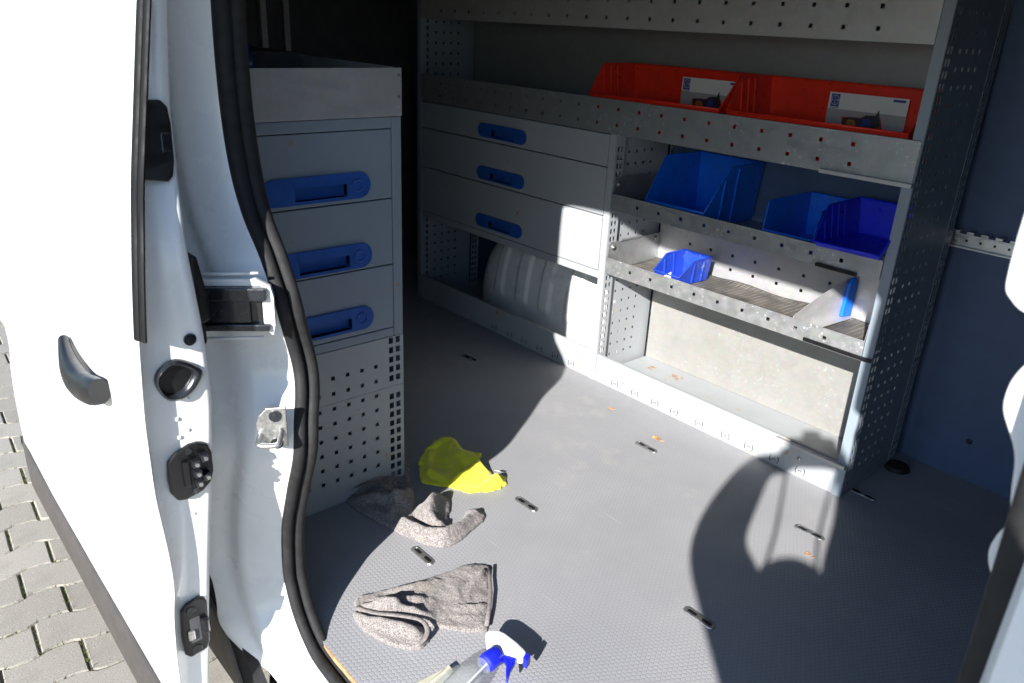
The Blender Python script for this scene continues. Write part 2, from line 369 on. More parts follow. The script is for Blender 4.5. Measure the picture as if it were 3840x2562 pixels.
for q in near:
    par, p = q
    if p.y < -.1 or p.x > -1.3: continue
    for _ in range(random.choice((4, 10, 20, 40, 70))):
        if random.random() < .6: lx, ly = random.uniform(-PW / 2, PW / 2), PL / 2 + random.gauss(0, .003)
        else: ly = random.uniform(-PL / 2, PL / 2); lx = PW / 2 + .011 * math.tanh(1.8 * math.sin(2 * math.pi * ly / PL + (0 if par else math.pi))) + random.gauss(0, .002)
        c = p + Rz @ Vector((lx, ly, -.008)); a = random.uniform(0, 6.28); h = random.uniform(.006, .024); wd = random.uniform(.001, .0022)
        d = Vector((math.cos(a), math.sin(a), 0)); tip = c + Vector((random.gauss(0, .006), random.gauss(0, .006), h))
        gr.add([c - d * wd, c + d * wd, tip], [(0, 1, 2)])
o = gr.build('joint_moss', 'moss'); o['kind'] = 'stuff'; tag(o, 'moss and small grass blades growing in the paving joints', 'moss')

# ------------------------------------------------------------------ the van: shell, floor, pillars
van = thing('van', 'white panel van with its side door slid open on a racked cargo bay', 'van', (-1.2, .5, GZ))
# opening loop (X, z), traced along the inner lip of the door seal
rear = [(-1.06, -.018), (-1.115, .0), (-1.155, .04), (-1.178, .09), (-1.186, .155), (-1.175, .256), (-1.142, .35), (-1.105, .446), (-1.086, .54), (-1.096, .63), (-1.126, .71), (-1.172, .775), (-1.222, .83), (-1.252, .89), (-1.270, .97), (-1.275, 1.06), (-1.270, 1.16), (-1.258, 1.25), (-1.235, 1.31), (-1.19, 1.345)]
def belly(z): return .055 * math.exp(-((z - .60) / .09) ** 2)      # the pillar curves inwards at the waist
rear = [(x * 1.024 * (1 + belly(z)), 1.15 + (z - 1.15) * 1.024 * (1 + belly(z)) if z > .1 else z) for x, z in rear]
def yb(p): return .553 * belly(p.z + .03) if p.x < -1.0 else 0.0
top = [(-1.08, 1.362), (-.8, 1.366), (-.5, 1.367), (-.25, 1.366)]
front = [(-.16, 1.355), (-.118, 1.32), (-.100, 1.25), (-.096, 1.1), (-.095, .9), (-.095, .7), (-.095, .45), (-.095, .2), (-.105, .06), (-.13, .0)]
bottom = [(-.18, -.018), (-.4, -.022), (-.7, -.022), (-.93, -.021)]
LOOP = catmull([(x, 0, z) for x, z in rear + top + front + bottom], 5, True)
def offset_loop(d):
    n = len(LOOP); out = []
    for i in range(n):
        t = (LOOP[(i + 1) % n] - LOOP[i - 1]).normalized(); nr = Vector((-t.z, 0, t.x))   # loop runs clockwise seen from -Y; outward normal
        out.append(LOOP[i] + nr * d)
    return out
sgn = 1 if (offset_loop(.05)[40] - Vector((-.6, 0, .6))).length > (LOOP[40] - Vector((-.6, 0, .6))).length else -1
def ring(d, y): return [Vector((p.x, y + yb(q), p.z)) for p, q in zip(offset_loop(sgn * d), LOOP)]
# floor
fl = MB().box(-3.3, .0, .549, 2.27, -.012, 0).build('cargo_floor', 'floor', van)
MB().box(-1.118, -.135, .5465, .5488, -.0125, -.0006).build('floor_board_edge', 'ply', fl)
# jamb ring around the opening: band between seal and outer boundary
def outer_pt(p):
    c = Vector((-.62, 0, .62)); d = p - c
    X0, X1, Z0, Z1 = -1.33, .35, -.30, 1.50
    t = min(((X1 if d.x > 0 else X0) - c.x) / d.x if abs(d.x) > 1e-6 else 9, ((Z1 if d.z > 0 else Z0) - c.z) / d.z if abs(d.z) > 1e-6 else 9)
    return c + d * t
EDGE = [(-1.95, .42), (-1.5, .22), (-1.346, .134), (-1.32, .09), (-1.286, -.01), (-1.19, -.08), (-1.05, -.19), (-.85, -.30)]   # lower edge of the body behind the opening
def hit_edge(p, d):
    best = None
    for a, b in zip(EDGE, EDGE[1:]):
        den = d.x * (b[1] - a[1]) - d.z * (b[0] - a[0])
        if abs(den) < 1e-9: continue
        t = ((a[0] - p.x) * (b[1] - a[1]) - (a[1] - p.z) * (b[0] - a[0])) / den; u = ((a[0] - p.x) * d.z - (a[1] - p.z) * d.x) / den
        if t > 0 and 0 <= u <= 1 and (best is None or t < best): best = t
    return best
TS = [.004, .014, .028, .042, .050, .060, .070, .080, .088, .094, .100, .108, .122, .135, .17, .30, .60]
DEP = [(.014, 0), (.028, .0206), (.042, .042), (.050, .050), (.060, .054), (.078, .056), (.088, .060), (.098, .072), (.108, .090), (.122, .099), (.6, .104)]   # how far the pillar face comes outwards
NL = len(LOOP); rows = [[] for _ in TS]; N0 = offset_loop(sgn * 1.0)
for i in range(NL):
    p = LOOP[i]; nr = (N0[i] - p).normalized(); rr_ = 1.0 if (p.x < -1.0 and .05 < p.z < 1.30) else 0.0
    wr = sstep(-.1, .75, -nr.x) if p.x < -.9 else 0.0
    d = Vector((nr.x, 0, nr.z * (1 - .92 * wr))).normalized(); lim = hit_edge(p, d) if p.x < -.8 and p.z < .5 else None
    zo = outer_pt(p); tmax = lim if lim else (.62 if wr > .5 else (zo - p).length)
    for k_, t in enumerate(TS):
        tt = min(t, tmax) if lim or wr > .5 else (t if t < .12 else .12 + (tmax - .12) * (t - .12) / .48)
        q = p + d * tt; y = (.524 if k_ == 0 else .508) - max(wr, .35 if p.x < -.8 and p.z < .2 else 0) * interp(DEP, tt)
        rows[k_].append(Vector((q.x, y + yb(p) * (1 - sstep(.02, .12, tt)), min(q.z, 1.5))))
rows = [r + [r[0]] for r in rows]
pillar = grid(rows, 'door_jamb', 'white', van, smooth=50)
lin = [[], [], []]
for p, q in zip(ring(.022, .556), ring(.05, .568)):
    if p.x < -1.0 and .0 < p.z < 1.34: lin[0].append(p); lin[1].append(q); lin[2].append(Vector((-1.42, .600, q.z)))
grid(lin, 'pillar_light_stop', 'dark', van)  # hidden strip added to stop light leaking in past the door seal
def sub(mb, name, mat, parent, **kw): return mb.build(name, mat, parent, **kw)
# outer skin rear quarter (behind the open door) and lower cladding
sk = MB().box(-3.42, -1.88, .406, .46, -.02, 1.5).build('quarter_panel', 'white', van, bevel=.01)
MB().prism([(-1.352, .432, .109), (-1.285, .432, .0), (-1.19, .432, -.078), (-1.05, .432, -.19), (-1.08, .432, -.24), (-1.19, .432, -.20), (-1.259, .432, -.137), (-1.319, .432, -.051), (-1.399, .432, -.008), (-1.6, .432, .05), (-1.6, .432, .24)], (0, .02, 0)).build('sill_black_strip', 'rubber', van)  # flat black strip along the lower edge of the body
MB().prism([(-1.75, .424, .09), (-1.6, .424, .045), (-1.399, .424, -.011), (-1.319, .424, -.052), (-1.259, .424, -.138), (-1.20, .424, -.20), (-1.22, .424, -.215), (-1.273, .424, -.162), (-1.424, .424, -.165), (-1.75, .424, -.15)], (0, .012, 0)).build('lower_cladding', 'cladding', van, bevel=.003)
MB().box(-1.33, .35, .505, .56, -.42, -.3).build('sill_underside', 'rubber', van)
MB().box(.12, 1.7, .492, .56, -.30, 1.50).build('front_side_panel', 'white', van, bevel=.012)
MB().box(.12, 1.7, .56, 2.40, 1.42, 1.50).build('cab_roof', 'white', van, bevel=.012)
# shell that closes the cargo bay
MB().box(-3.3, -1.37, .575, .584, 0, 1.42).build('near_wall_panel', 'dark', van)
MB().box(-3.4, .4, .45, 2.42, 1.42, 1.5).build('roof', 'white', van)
MB().box(-3.3, 0, .56, 2.3, 1.405, 1.418).build('bounce_absorber', 'dark', van)  # unseen dark sheet added under the roof to cut bounced light
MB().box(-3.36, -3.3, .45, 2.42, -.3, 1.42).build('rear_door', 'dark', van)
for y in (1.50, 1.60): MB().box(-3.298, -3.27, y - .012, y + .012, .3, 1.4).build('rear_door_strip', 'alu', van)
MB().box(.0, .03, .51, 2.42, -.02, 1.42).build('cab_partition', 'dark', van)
wp = [[(x, 2.26 - .012 * max(0, z - .45) ** 1 - .09 * max(0, z - .75), z) for x in (-3.3, -1.9, -.9, 0.0)] for z in (-.01, .2, .45, .62, .75, .9, 1.1, 1.42)]
farwall = grid(wp, 'far_wall_panel', 'wall', van, smooth=60)
MB().box(-3.4, .4, 2.30, 2.40, -.3, 1.45).build('far_body_side', 'white', van)
# lashing rail on the far wall
rl = MB()
rl.box(-.90, 0.0, 2.243, 2.256, .648, .678).box(-.90, 0, 2.232, 2.256, .643, .648).box(-.90, 0, 2.228, 2.256, .678, .683)
x = -.90
while x < 0: rl.box(x, x + .018, 2.228, 2.252, .683, .690); x += .0345
rail = rl.build('lashing_rail', 'rail', farwall, bevel=.0008)
for i, x in enumerate((-.728, -.694, -.659, -.625, -.59, -.555)): MB().cyl((x, 2.2445, .664), (0, -1, 0), .0035, .002, 12).build('rail_dark_dot', 'blackplastic', farwall)  # solid black discs give the painted dark of open rail holes
MB().cyl((-.756, 2.245, .663), (0, -1, 0), .009, .004, 16).cyl((-.756, 2.242, .663), (0, -1, 0), .004, .004, 6).build('rail_screw', 'bolt', farwall, bevel=.001)
MB().cyl((-.591, 2.262, .118), (0, -1, 0), .008, .006, 16).cyl((-.591, 2.257, .118), (0, -1, 0), .004, .004, 6).build('wall_screw', 'blackgloss', farwall, bevel=.001)
MB().cyl((-.725, 2.165, .0005), (0, 0, 1), .036, .012, 24, .03).build('floor_grommet', 'rubber', fl, smooth=40)
# wheel arch
P = []
for i in range(61):
    t = i / 60; row = []
    for j in range(141):
        u = -1 + 2 * j / 140; X = -2.15 + .47 * u
        H = .40 * (1 - abs(u) ** 3.0) ** .7 if abs(u) < 1 else 0
        H = max(H, .001); D = .245 * (1 - abs(u) ** 6)
        a = t * math.pi / 2; ca, sa = abs(math.cos(a)) ** .55, abs(math.sin(a)) ** .75
        z = H * sa; y = 2.262 - D * ca * (1 if u < 1 else 0)
        e = 0
        for xa, xb, z0 in ((-2.372, -2.322, .10), (-2.240, -2.178, .10), (-2.104, -2.048, .10), (-1.962, -1.905, .10)):
            e = max(e, sstep(xa - .008, xa + .006, X) * (1 - sstep(xb - .006, xb + .008, X)) * sstep(z0 - .01, z0 + .015, z))
        e = max(e, sstep(-2.06, -2.048, X) * (1 - sstep(-1.962, -1.95, X)) * sstep(.215, .232, z) * (1 - sstep(.25, .262, z)))
        row.append((X, y - .009 * e * (t < .95), z))
    P.append(row)
grid(P, 'wheel_arch', 'white', van, smooth=70, flip=True)
# tie-down plates in the floor
def stadium(cx, cy, L, r, n=8):
    return [(cx + L / 2 - r + r * math.cos(a), cy + r * math.sin(a)) for a in np.linspace(-math.pi / 2, math.pi / 2, n)] + [(cx - L / 2 + r + r * math.cos(a), cy + r * math.sin(a)) for a in np.linspace(math.pi / 2, 3 * math.pi / 2, n)]
def tie_mesh():
    m = MB(); A = stadium(0, 0, .080, .0105); B = stadium(0, 0, .077, .0090); Cc = stadium(0, 0, .068, .0068); n = len(A)
    v = [(x, y, .0004) for x, y in A] + [(x, y, .0022) for x, y in B] + [(x, y, .0018) for x, y in Cc] + [(x, y, -.004) for x, y in Cc]
    f = [(r * n + i, r * n + (i + 1) % n, (r + 1) * n + (i + 1) % n, (r + 1) * n + i) for r in range(3) for i in range(n)]
    m.add(v, f); m.box(-.007, .007, -.0066, .0066, .0005, .0026); return m
tm = tie_mesh(); tme = mesh(tm.v, tm.f); tme.materials.append(MT['bolt'])
hm = MB().prism([(x, y, .0006) for x, y in stadium(-.0185, .0012, .024, .0042)], (0, 0, .0012)); hm.prism([(x, y, .0006) for x, y in stadium(.0185, .0012, .024, .0042)], (0, 0, .0012))  # raised black ovals painted in for the dark of open slots
bm_ = MB().prism([(x, y, .0002) for x, y in stadium(0, 0, .068, .0068)], (0, 0, .0010)); bme_ = mesh(bm_.v, bm_.f); bme_.materials.append(MT['bolt']); hme = mesh(hm.v, hm.f); hme.materials.append(MT['blackplastic'])
for x, y in ((-1.243, 1.668), (-1.238, 1.187), (-1.228, .858), (-.703, 1.198), (-.718, 1.670), (-.72, 1.95), (-2.06, 1.647)):
    for nm, me in (('tie_down_plate', tme), ('tie_down_base', bme_), ('tie_down_slot_dark', hme)):
        o = bpy.data.objects.new(nm, me); COL.objects.link(o); o.parent = fl; o.location = (x, y, 0); o.rotation_euler.z = random.uniform(-.03, .05)
# double-lobed door seal
SR = [1 + .35 * sstep(.72, .95, p.z) for p in LOOP]
seal = MB().tube(ring(.003, .553), [.0112 * k_ for k_ in SR], 10, True, up=(0, 1, 0)).build('door_seal', 'rubber', van, smooth=180)
MB().tube(ring(.004, .530), [.0115 * k_ for k_ in SR], 10, True, sx=1.0, up=(0, 1, 0)).build('outer_seal_lobe', 'rubber', seal, smooth=180)
# pillar hardware: latch recess box, striker, hook
FO, FU, FN = Vector((-1.152, .506, 0)), Vector((-.566, -.824, 0)), Vector((.824, -.566, 0))
def pf(u, z, d, o=FO): return o + FU * u + FN * d + Vector((0, 0, z))
def fbox(m, u0, u1, z0, z1, d0, d1, o=FO):
    return m.add([pf(u, z, d, o) for z in (z0, z1) for d in (d1, d0) for u in (u0, u1)], [(0, 2, 3, 1), (4, 5, 7, 6), (0, 1, 5, 4), (2, 6, 7, 3), (0, 4, 6, 2), (1, 3, 7, 5)])
bx = MB(); fbox(bx, .012, .125, .668, .738, -.01, .004); fbox(bx, .004, .125, .716, .738, .004, .016); fbox(bx, .002, .125, .664, .676, .004, .014); fbox(bx, .03, .125, .676, .716, .004, .009)
bx.build('rail_end_cover', 'blackgloss', pillar, bevel=.003)
lp_ = MB(); lp_.prism([pf(u, z, -.006) for u, z in ((.125, .748), (.02, .750), (-.002, .738), (-.006, .72), (-.006, .672), (-.002, .654), (.0, .654), (.008, .664), (.012, .668), (.012, .738), (.125, .738))], FN * .010)
lp_.build('recess_lip', 'white', pillar, bevel=.003)
for z in (.756, .646): MB().tube([pf(.125, z, -.001), pf(.06, z + .001, -.001), pf(.016, z + .002, -.003)], .0028, 8).build('swage_line', 'white', pillar, smooth=180)
SO = Vector((-1.128, .509, 0))
MB().prism([pf(u, z, .0005, SO) for u, z in ((.0, .532), (.032, .530), (.046, .515), (.052, .495), (.046, .472), (.032, .458), (.0, .456))], FN * .006).build('striker_plate', 'bolt', pillar, bevel=.0015)
MB().tube(catmull([pf(.045, .480, .004, SO), pf(.045, .476, .026, SO), pf(.040, .474, .033, SO), pf(.016, .474, .033, SO), pf(.010, .478, .026, SO), pf(.010, .490, .004, SO)], 4), .0048, 10).build('striker_loop', 'bolt', pillar, smooth=60)
for z in (.516, .464): MB().cyl(pf(.018, z, .0065, SO), FN, .0105, .003, 18).cyl(pf(.018, z, .0095, SO), FN, .005, .0012, 6).build('striker_screw', 'blackgloss', pillar, bevel=.0008)
MB().tube(catmull([(-1.215, .485, -.08), (-1.205, .478, -.10), (-1.212, .478, -.135), (-1.19, .478, -.16), (-1.12, .478, -.15)], 4), .010, 8).build('sill_hook', 'blackplastic', pillar, smooth=60)
# front pillar inner panel, lobed sheet metal just inside the opening
lob = [(-.150, 1.42), (-.155, 1.2), (-.157, 1.052), (-.157, 1.03), (-.1565, 1.012), (-.155, 1.0), (-.150, .994), (-.144, .9895), (-.136, .987), (-.125, .984), (-.118, .972), (-.124, .960), (-.131, .955), (-.136, .942), (-.137, .928), (-.135, .918), (-.129, .907), (-.124, .898), (-.120, .887), (-.117, .868), (-.113, .848), (-.112, .841), (-.116, .829), (-.118, .816), (-.116, .806), (-.112, .797), (-.104, .78), (-.10, .7), (-.10, .3), (-.10, .0), (0, 0), (0, 1.42)]
lob = [(p.x, p.z) for p in catmull([(x, 0, z) for x, z in lob[:-2]], 5)] + lob[-2:]
MB().prism([(x, .571, z) for x, z in lob], (0, .018, 0)).build('front_pillar_panel', 'white', van, bevel=.005, seg=3)

# ------------------------------------------------------------------ sliding door, slid open outside the body
XD = -1.13
outT = smoothtab([(1.45, .412), (1.30, .375), (1.152, .346), (.925, .309), (.80, .294), (.71, .285), (.58, .277), (.45, .276), (.35, .283), (.275, .285), (.223, .277), (.133, .272), (.067, .271), (0, .271), (-.06, .272), (-.20, .280)])
inT = smoothtab([(1.45, .438), (1.30, .412), (1.154, .391), (1.013, .378), (.831, .378), (.693, .389), (.575, .391), (.437, .377), (.281, .357), (.113, .338), (.03, .33), (-.2, .325)])
P = []
for z in np.linspace(-.17, 1.42, 90):
    a, b = interp(outT, z), interp(inT, z); m = (a + b) / 2
    P.append([(-2.37, b, z), (-2.37, (a + b) / 2, z), (-2.36, a + .006, z), (-2.34, a + .001, z), (-2.0, a - .003, z), (-1.6, a - .002, z), (-1.25, a, z), (-1.115, a, z), (-1.110, a + .001, z), (-1.109, a + .004, z), (-1.1115, a + .006, z), (-1.126, a + .009, z), (-1.131, a + .014, z),
              (XD - .002, m, z), (XD, b - .022, z), (XD + .003, b - .012, z), (XD + .0015, b - .005, z), (XD - .004, b - .001, z), (XD - .012, b, z), (-1.6, b, z), (-2.37, b, z)])
door = grid(P, 'sliding_door', 'white', van, smooth=50, flip=False)
a0 = [(p[0], p[1], p[2]) for p in P[0]]; MB().add(a0, [tuple(range(len(a0)))]).build('door_underside', 'white', door)
# grey moulding along the door bottom
mo = []
for z, dy in ((-.005, .002), (-.012, -.008), (-.03, -.013), (-.10, -.014), (-.135, -.010), (-.150, .002), (-.155, .03)):
    mo.append([(x, interp(outT, z) + dy + (.01 if x < -2.3 else 0), z + (0 if x > -2.25 else (.10 * (-2.25 - x) / .13 if z < -.05 else 0))) for x in (-2.375, -2.33, -2.25, -2.0, -1.6, -1.3, -1.16, -1.125)])
grid(mo, 'door_moulding', 'moulding', door, smooth=60, solid=.004, flip=True)
# rubber edge strips at the top of the front edge
for k, (dx, dy, r) in enumerate(((.003, -.001, .0046), (.015, .0035, .0042))):
    MB().tube([(-1.109 + dx + .002, interp(outT, z) + .002 + dy, z) for z in np.linspace(.712, 1.42, 40)], r, 10, sx=2.0, up=(0, 1, 0)).build('edge_rubber', 'rubberdark', door, smooth=60)
def face(y, z, dx=0.0): return (XD + .001 + dx, y, z)
def plate(name, pts, d, mat, bevel=.002): return MB().prism([face(y, z) for y, z in pts], (d, 0, 0)).build(name, mat, door, bevel=bevel, seg=2)
plate('striker_housing', [(.330, .928), (.360, .923), (.367, .930), (.371, .95), (.372, 1.0), (.370, 1.022), (.362, 1.031), (.334, 1.032), (.328, 1.02), (.324, .94)], .008, 'blackplastic')
MB().box(XD + .004, XD + .0095, .333, .352, .955, 1.002).build('housing_pocket', 'dark', door)
MB().box(XD + .008, XD + .016, .354, .368, .963, .99).build('housing_pocket_lip', 'blackgloss', door, bevel=.002)
MB().cyl(face(.365, .686), (1, 0, 0), .0095, .004, 18).cyl(face(.365, .686, .004), (1, 0, 0), .006, .003, 6).build('door_screw', 'blackgloss', door, bevel=.001)
for y, z in ((.352, .590), (.333, .560), (.347, .537), (.333, .528), (.352, .400), (.34, .385)): MB().sphere(face(y, z, -.0015), .0036, 12, 8, (.55, 1, 1)).build('weld_dimple', 'white', door, smooth=180)
# oval rubber guide cup
out = [Vector((y, z)) for y, z in ((.307, .628), (.311, .645), (.325, .657), (.341, .660), (.358, .652), (.372, .640), (.377, .631), (.372, .620), (.360, .605), (.346, .596), (.331, .595), (.316, .604))]
out = [Vector((p.x, p.y)) for p in catmull([(p.x, p.y, 0) for p in out], 3, True)]; cc = Vector((.338, .628)); n = len(out); v = []
for s_, dx in ((1, .0), (.98, .009), (.86, .012), (.76, .010), (.66, -.002), (.60, -.02)): v += [face(*(cc + Vector((-.003, .001)) * (1 - s_) * 4 + (q - cc) * s_), dx) for q in out]
f = [(r * n + i, r * n + (i + 1) % n, (r + 1) * n + (i + 1) % n, (r + 1) * n + i) for r in range(5) for i in range(n)]
MB().add(v, f).build('guide_cup', 'blackgloss', door, smooth=60)
MB().prism([face(*(cc + Vector((-.004, .001)) + (q - cc) * .68), .0012) for q in out], (.0006, 0, 0)).build('guide_cup_dark', 'blackplastic', door)  # flat black cap paints the dark of the cup's opening
# contact plate with five pins
cp = [(.308, .495), (.322, .508), (.343, .516), (.357, .516), (.371, .507), (.376, .492), (.376, .458), (.370, .440), (.356, .428), (.330, .421), (.316, .424), (.307, .440), (.305, .465)]
plate('contact_plate', cp, .009, 'blackplastic', .003)
MB().box(XD + .009, XD + .015, .328, .338, .446, .491).box(XD + .009, XD + .013, .338, .345, .444, .492).build('contact_block', 'blackplastic', door, bevel=.0015)
for y, z in ((.347, .485), (.348, .467), (.349, .449), (.361, .492), (.362, .457)):
    MB().box(XD + .009, XD + .022, y - .006, y + .006, z - .0055, z + .0055).build('contact_pin', 'blackgloss', door, bevel=.001)
    MB().cyl((XD + .022, y, z), (1, 0, 0), .0032, .0025, 12).build('contact_tip', 'bolt', door)
for y, z in ((.340, .506), (.345, .433)): MB().cyl(face(y, z, .009), (1, 0, 0), .006, .002, 14).build('plate_screw', 'blackgloss', door, bevel=.001)
# lower latch plate
lp = [(.296, .212), (.305, .222), (.326, .2275), (.334, .225), (.340, .213), (.339, .16), (.337, .130), (.331, .117), (.302, .112), (.294, .122), (.292, .16)]
plate('latch_plate', lp, .008, 'blackplastic', .003)
MB().box(XD + .006, XD + .0098, .307, .324, .142, .192).build('latch_slot', 'dark', door)
MB().box(XD + .008, XD + .018, .324, .338, .155, .186).build('latch_roller', 'blackgloss', door, bevel=.004)
MB().box(XD + .008, XD + .014, .302, .313, .150, .170).build('latch_pawl', 'bolt', door, bevel=.002)
for y, z in ((.312, .208), (.314, .126)): MB().cyl(face(y, z, .008), (1, 0, 0), .0085, .002, 16).build('latch_screw', 'blackgloss', door, bevel=.001)
# carrier arm behind the door
MB().prism([(-1.165, .392, .80), (-1.165, .402, .80), (-1.165, .414, .725), (-1.165, .412, .695), (-1.165, .400, .69), (-1.165, .388, .71)], (-.06, 0, 0)).build('carrier_arm', 'blackplastic', door, bevel=.004)
MB().prism([(-1.17, .392, .69), (-1.17, .406, .69), (-1.17, .407, .655), (-1.17, .395, .65)], (-.05, 0, 0)).build('carrier_bumper', 'rubber', door, bevel=.005)
# door handle: pull bar over a recessed cup
hx = np.linspace(-1.495, -1.265, 17); hp = []; hr = []
for i, x in enumerate(hx):
    t = i / 16; z = .590 - .034 * math.sin(math.pi * (t * .8 + .05)); y = interp(outT, z) - .006 - .018 * math.sin(math.pi * (.06 + .80 * t)) ** .7
    hp.append((x, y, z)); hr.append(.011 + .014 * sstep(-.1, .55, t) - .004 * sstep(.9, 1, t))
hd = MB().tube(hp, hr, 18, sx=.80, up=(0, 0, 1)); hd.build('door_handle', 'blackplastic', door, smooth=60)

# door scaled about the eye by height to place its shadow; leans above waist
KL = smoothtab([(-.3, 1.03), (.1, 1.02), (.3, 1.005), (.46, .990), (.62, .980), (.74, .982), (.82, .990), (.88, 1.005), (.95, 1.06), (1.05, 1.072), (1.15, 1.084), (1.3, 1.10), (1.5, 1.11)], 100, 7)
for o in [door] + list(door.children):
    for v in o.data.vertices:
        k_ = interp(KL, v.co.z); v.co = Vector((v.co.x * k_, v.co.y * k_, v.co.z * k_ + 1.15 * (1 - k_)))
    o.data.update()

# ------------------------------------------------------------------ shelving unit along the far wall
YF = 1.885
rack = thing('shelving_unit', 'long perforated grey steel shelving unit with drawers along the far wall', 'shelving', (-1.74, 2.04, 0))
def handle(name, c, L, H, axis, nrm, parent, lock=True):
    """blue pill-shaped pull around a real pocket cut through the drawer front"""
    A, N_, Z = Vector(axis), Vector(nrm), Vector((0, 0, 1)); c = Vector(c); m = MB(); r = H / 2
    Q = lambda u, v_, d=0: c + A * u + Z * v_ + N_ * d
    pu0, pu1, pv0, pv1 = pocket(L, H)
    caps = [[(-L / 2 + r + r * math.cos(t), r * math.sin(t)) for t in np.linspace(math.pi / 2, 3 * math.pi / 2, 14)] + [(pu0, -r), (pu0, r)],
            [(L / 2 - r + r * math.cos(t), r * math.sin(t)) for t in np.linspace(-math.pi / 2, math.pi / 2, 14)] + [(pu1, r), (pu1, -r)]]
    for cp_ in caps: m.prism([Q(u, v_) for u, v_ in cp_], N_ * .004)
    for u0, u1, v0, v1, d in ((pu0, pu1, pv1, r, .0052), (pu0, pu1, -r, pv0, .0036)): m.prism([Q(u0, v0), Q(u1, v0), Q(u1, v1), Q(u0, v1)], N_ * d)
    D_ = -.011; B = [(pu0, pv0), (pu1, pv0), (pu1, pv1), (pu0, pv1)]
    for i in range(4): a, b = B[i], B[(i + 1) % 4]; m.add([Q(*a, .003), Q(*b, .003), Q(*b, D_), Q(*a, D_)], [(0, 1, 2, 3)])
    m.add([Q(*b, D_) for b in B], [(0, 1, 2, 3)])
    if lock:
        cl = L * .375
        m.tube([Q(cl + H * .22 * math.cos(t), H * .22 * math.sin(t), .0045) for t in np.linspace(0, 2 * math.pi, 20, endpoint=False)], .0016, 6, True)
    return m.build(name, 'bluehandle', parent)
def pocket(L, H): return -L * .21, L * .27, -H * .38, H * .10
EH = [.013, .0165]
zr = lambda z0, z1, p: [z0 + i * p for i in range(int((z1 - z0) / p) + 1)]
def upright(xface, s, mat, T=1.415):
    """perforated upright panel: front box post, panel, rear post. s=+1: face looks to +X"""
    hs = [(YY - YF, z, .009, .0155) for YY in (1.899, 1.915) for z in zr(.03, T - .025, .0262)]
    perf('post_face', (xface, YF, 0), (0, 1, 0), (0, 0, 1), (s, 0, 0), .044, T, hs, .0012, mat, rack)
    hs = [(YY - 2.158, z, .009, .0155) for YY in (2.168, 2.184) for z in zr(.03, T - .025, .0262)]
    perf('rear_post_face', (xface, 2.158, 0), (0, 1, 0), (0, 0, 1), (s, 0, 0), .042, T, hs, .0012, mat, rack)
    hs = [(YY - 1.929, z, .0088, .0088) for YY in (1.966, 2.003, 2.040, 2.0775) for z in zr(.075, T - .05, .0390)]
    perf('side_panel', (xface - s * (.0125 if s > 0 and xface < -1 else .0015), 1.9275, 0), (0, 1, 0), (0, 0, 1), (s, 0, 0), .2325, T, hs, .0012, mat, rack)
    x0, x1 = (xface - .026, xface) if s > 0 else (xface, xface + .026)
    MB().box(x0, x1 - .0015 if s > 0 else x1, YF - .0012, YF + .0003, 0, T).build('post', mat, rack)
    MB().box(x0, x0 + .0012, YF + .0006, YF + .042, 0, T).build('post_web', mat, rack)
upright(-2.711, 1, 'steelclean'); upright(-1.660, 1, 'steel', .834); upright(-.751, 1, 'steelclean')
def fascia(x0, x1, z0, z1, holes, mat, name='shelf_fascia'):
    hs = [(x - x0, z - z0, .0098, .0098) for x, z in holes if x0 + .01 < x < x1 - .01]
    o = perf(name, (x0, YF - .004, z0), (1, 0, 0), (0, 0, 1), (0, -1, 0), x1 - x0, z1 - z0, hs, .0012, mat, rack)
    MB().tube([(x0, YF - .0035, z1), (x1, YF - .0035, z1)], .0018, 8).build('fascia_rim', mat, rack, smooth=60)
    return o
PX = .0835
# bay of drawers
x0, x1 = -2.708, -1.688
MB().box(x0, x1, YF + .03, 2.155, .366, .372).build('drawer_case_floor', 'steel', rack)
MB().box(x0, x1, 2.15, 2.155, .372, .835).build('drawer_case_back', 'steelclean', rack)
MB().box(x0, x1, YF + .001, YF + .02, .364, .389).build('drawer_case_rail', 'steel', rack, bevel=.002)
for z0, z1 in ((.7325, .8315), (.5765, .7290), (.3915, .5730)):
    zc = {.7325: .769, .5765: .613, .3915: .432}[z0]; p0, p1, q0, q1 = pocket(.267, .050)
    d = perf('drawer', (x0 + .002, YF + .0005, z0), (1, 0, 0), (0, 0, 1), (0, -1, 0), x1 - x0 - .006, z1 - z0, [(-2.208 + (p0 + p1) / 2 - x0 - .002, zc + (q0 + q1) / 2 - z0, p1 - p0, q1 - q0)], .02, 'steel', rack)
    MB().box(x0 + .03, x1 - .03, YF + .045, 2.12, z0 + .01, z1 - .02).build('drawer_box', 'steelclean', d)
    bv = d.modifiers.new('bevel', 'BEVEL'); bv.width = .0016; bv.segments = 2; bv.limit_method = 'ANGLE'
    handle('handle', (-2.208, YF + .0005, zc), .267, .050, (1, 0, 0), (0, -1, 0), d, False)
MB().box(x0, x1, YF + .0005, YF + .003, .0, .104).box(x0, x1, YF + .003, YF + .012, .1, .104).build('plinth', 'steel', rack, bevel=.001)
MB().box(-1.659, -.778, YF + .0005, YF + .003, .0, .098).box(-1.659, -.778, YF + .003, YF + .014, .094, .098).build('plinth', 'steel', rack, bevel=.001)
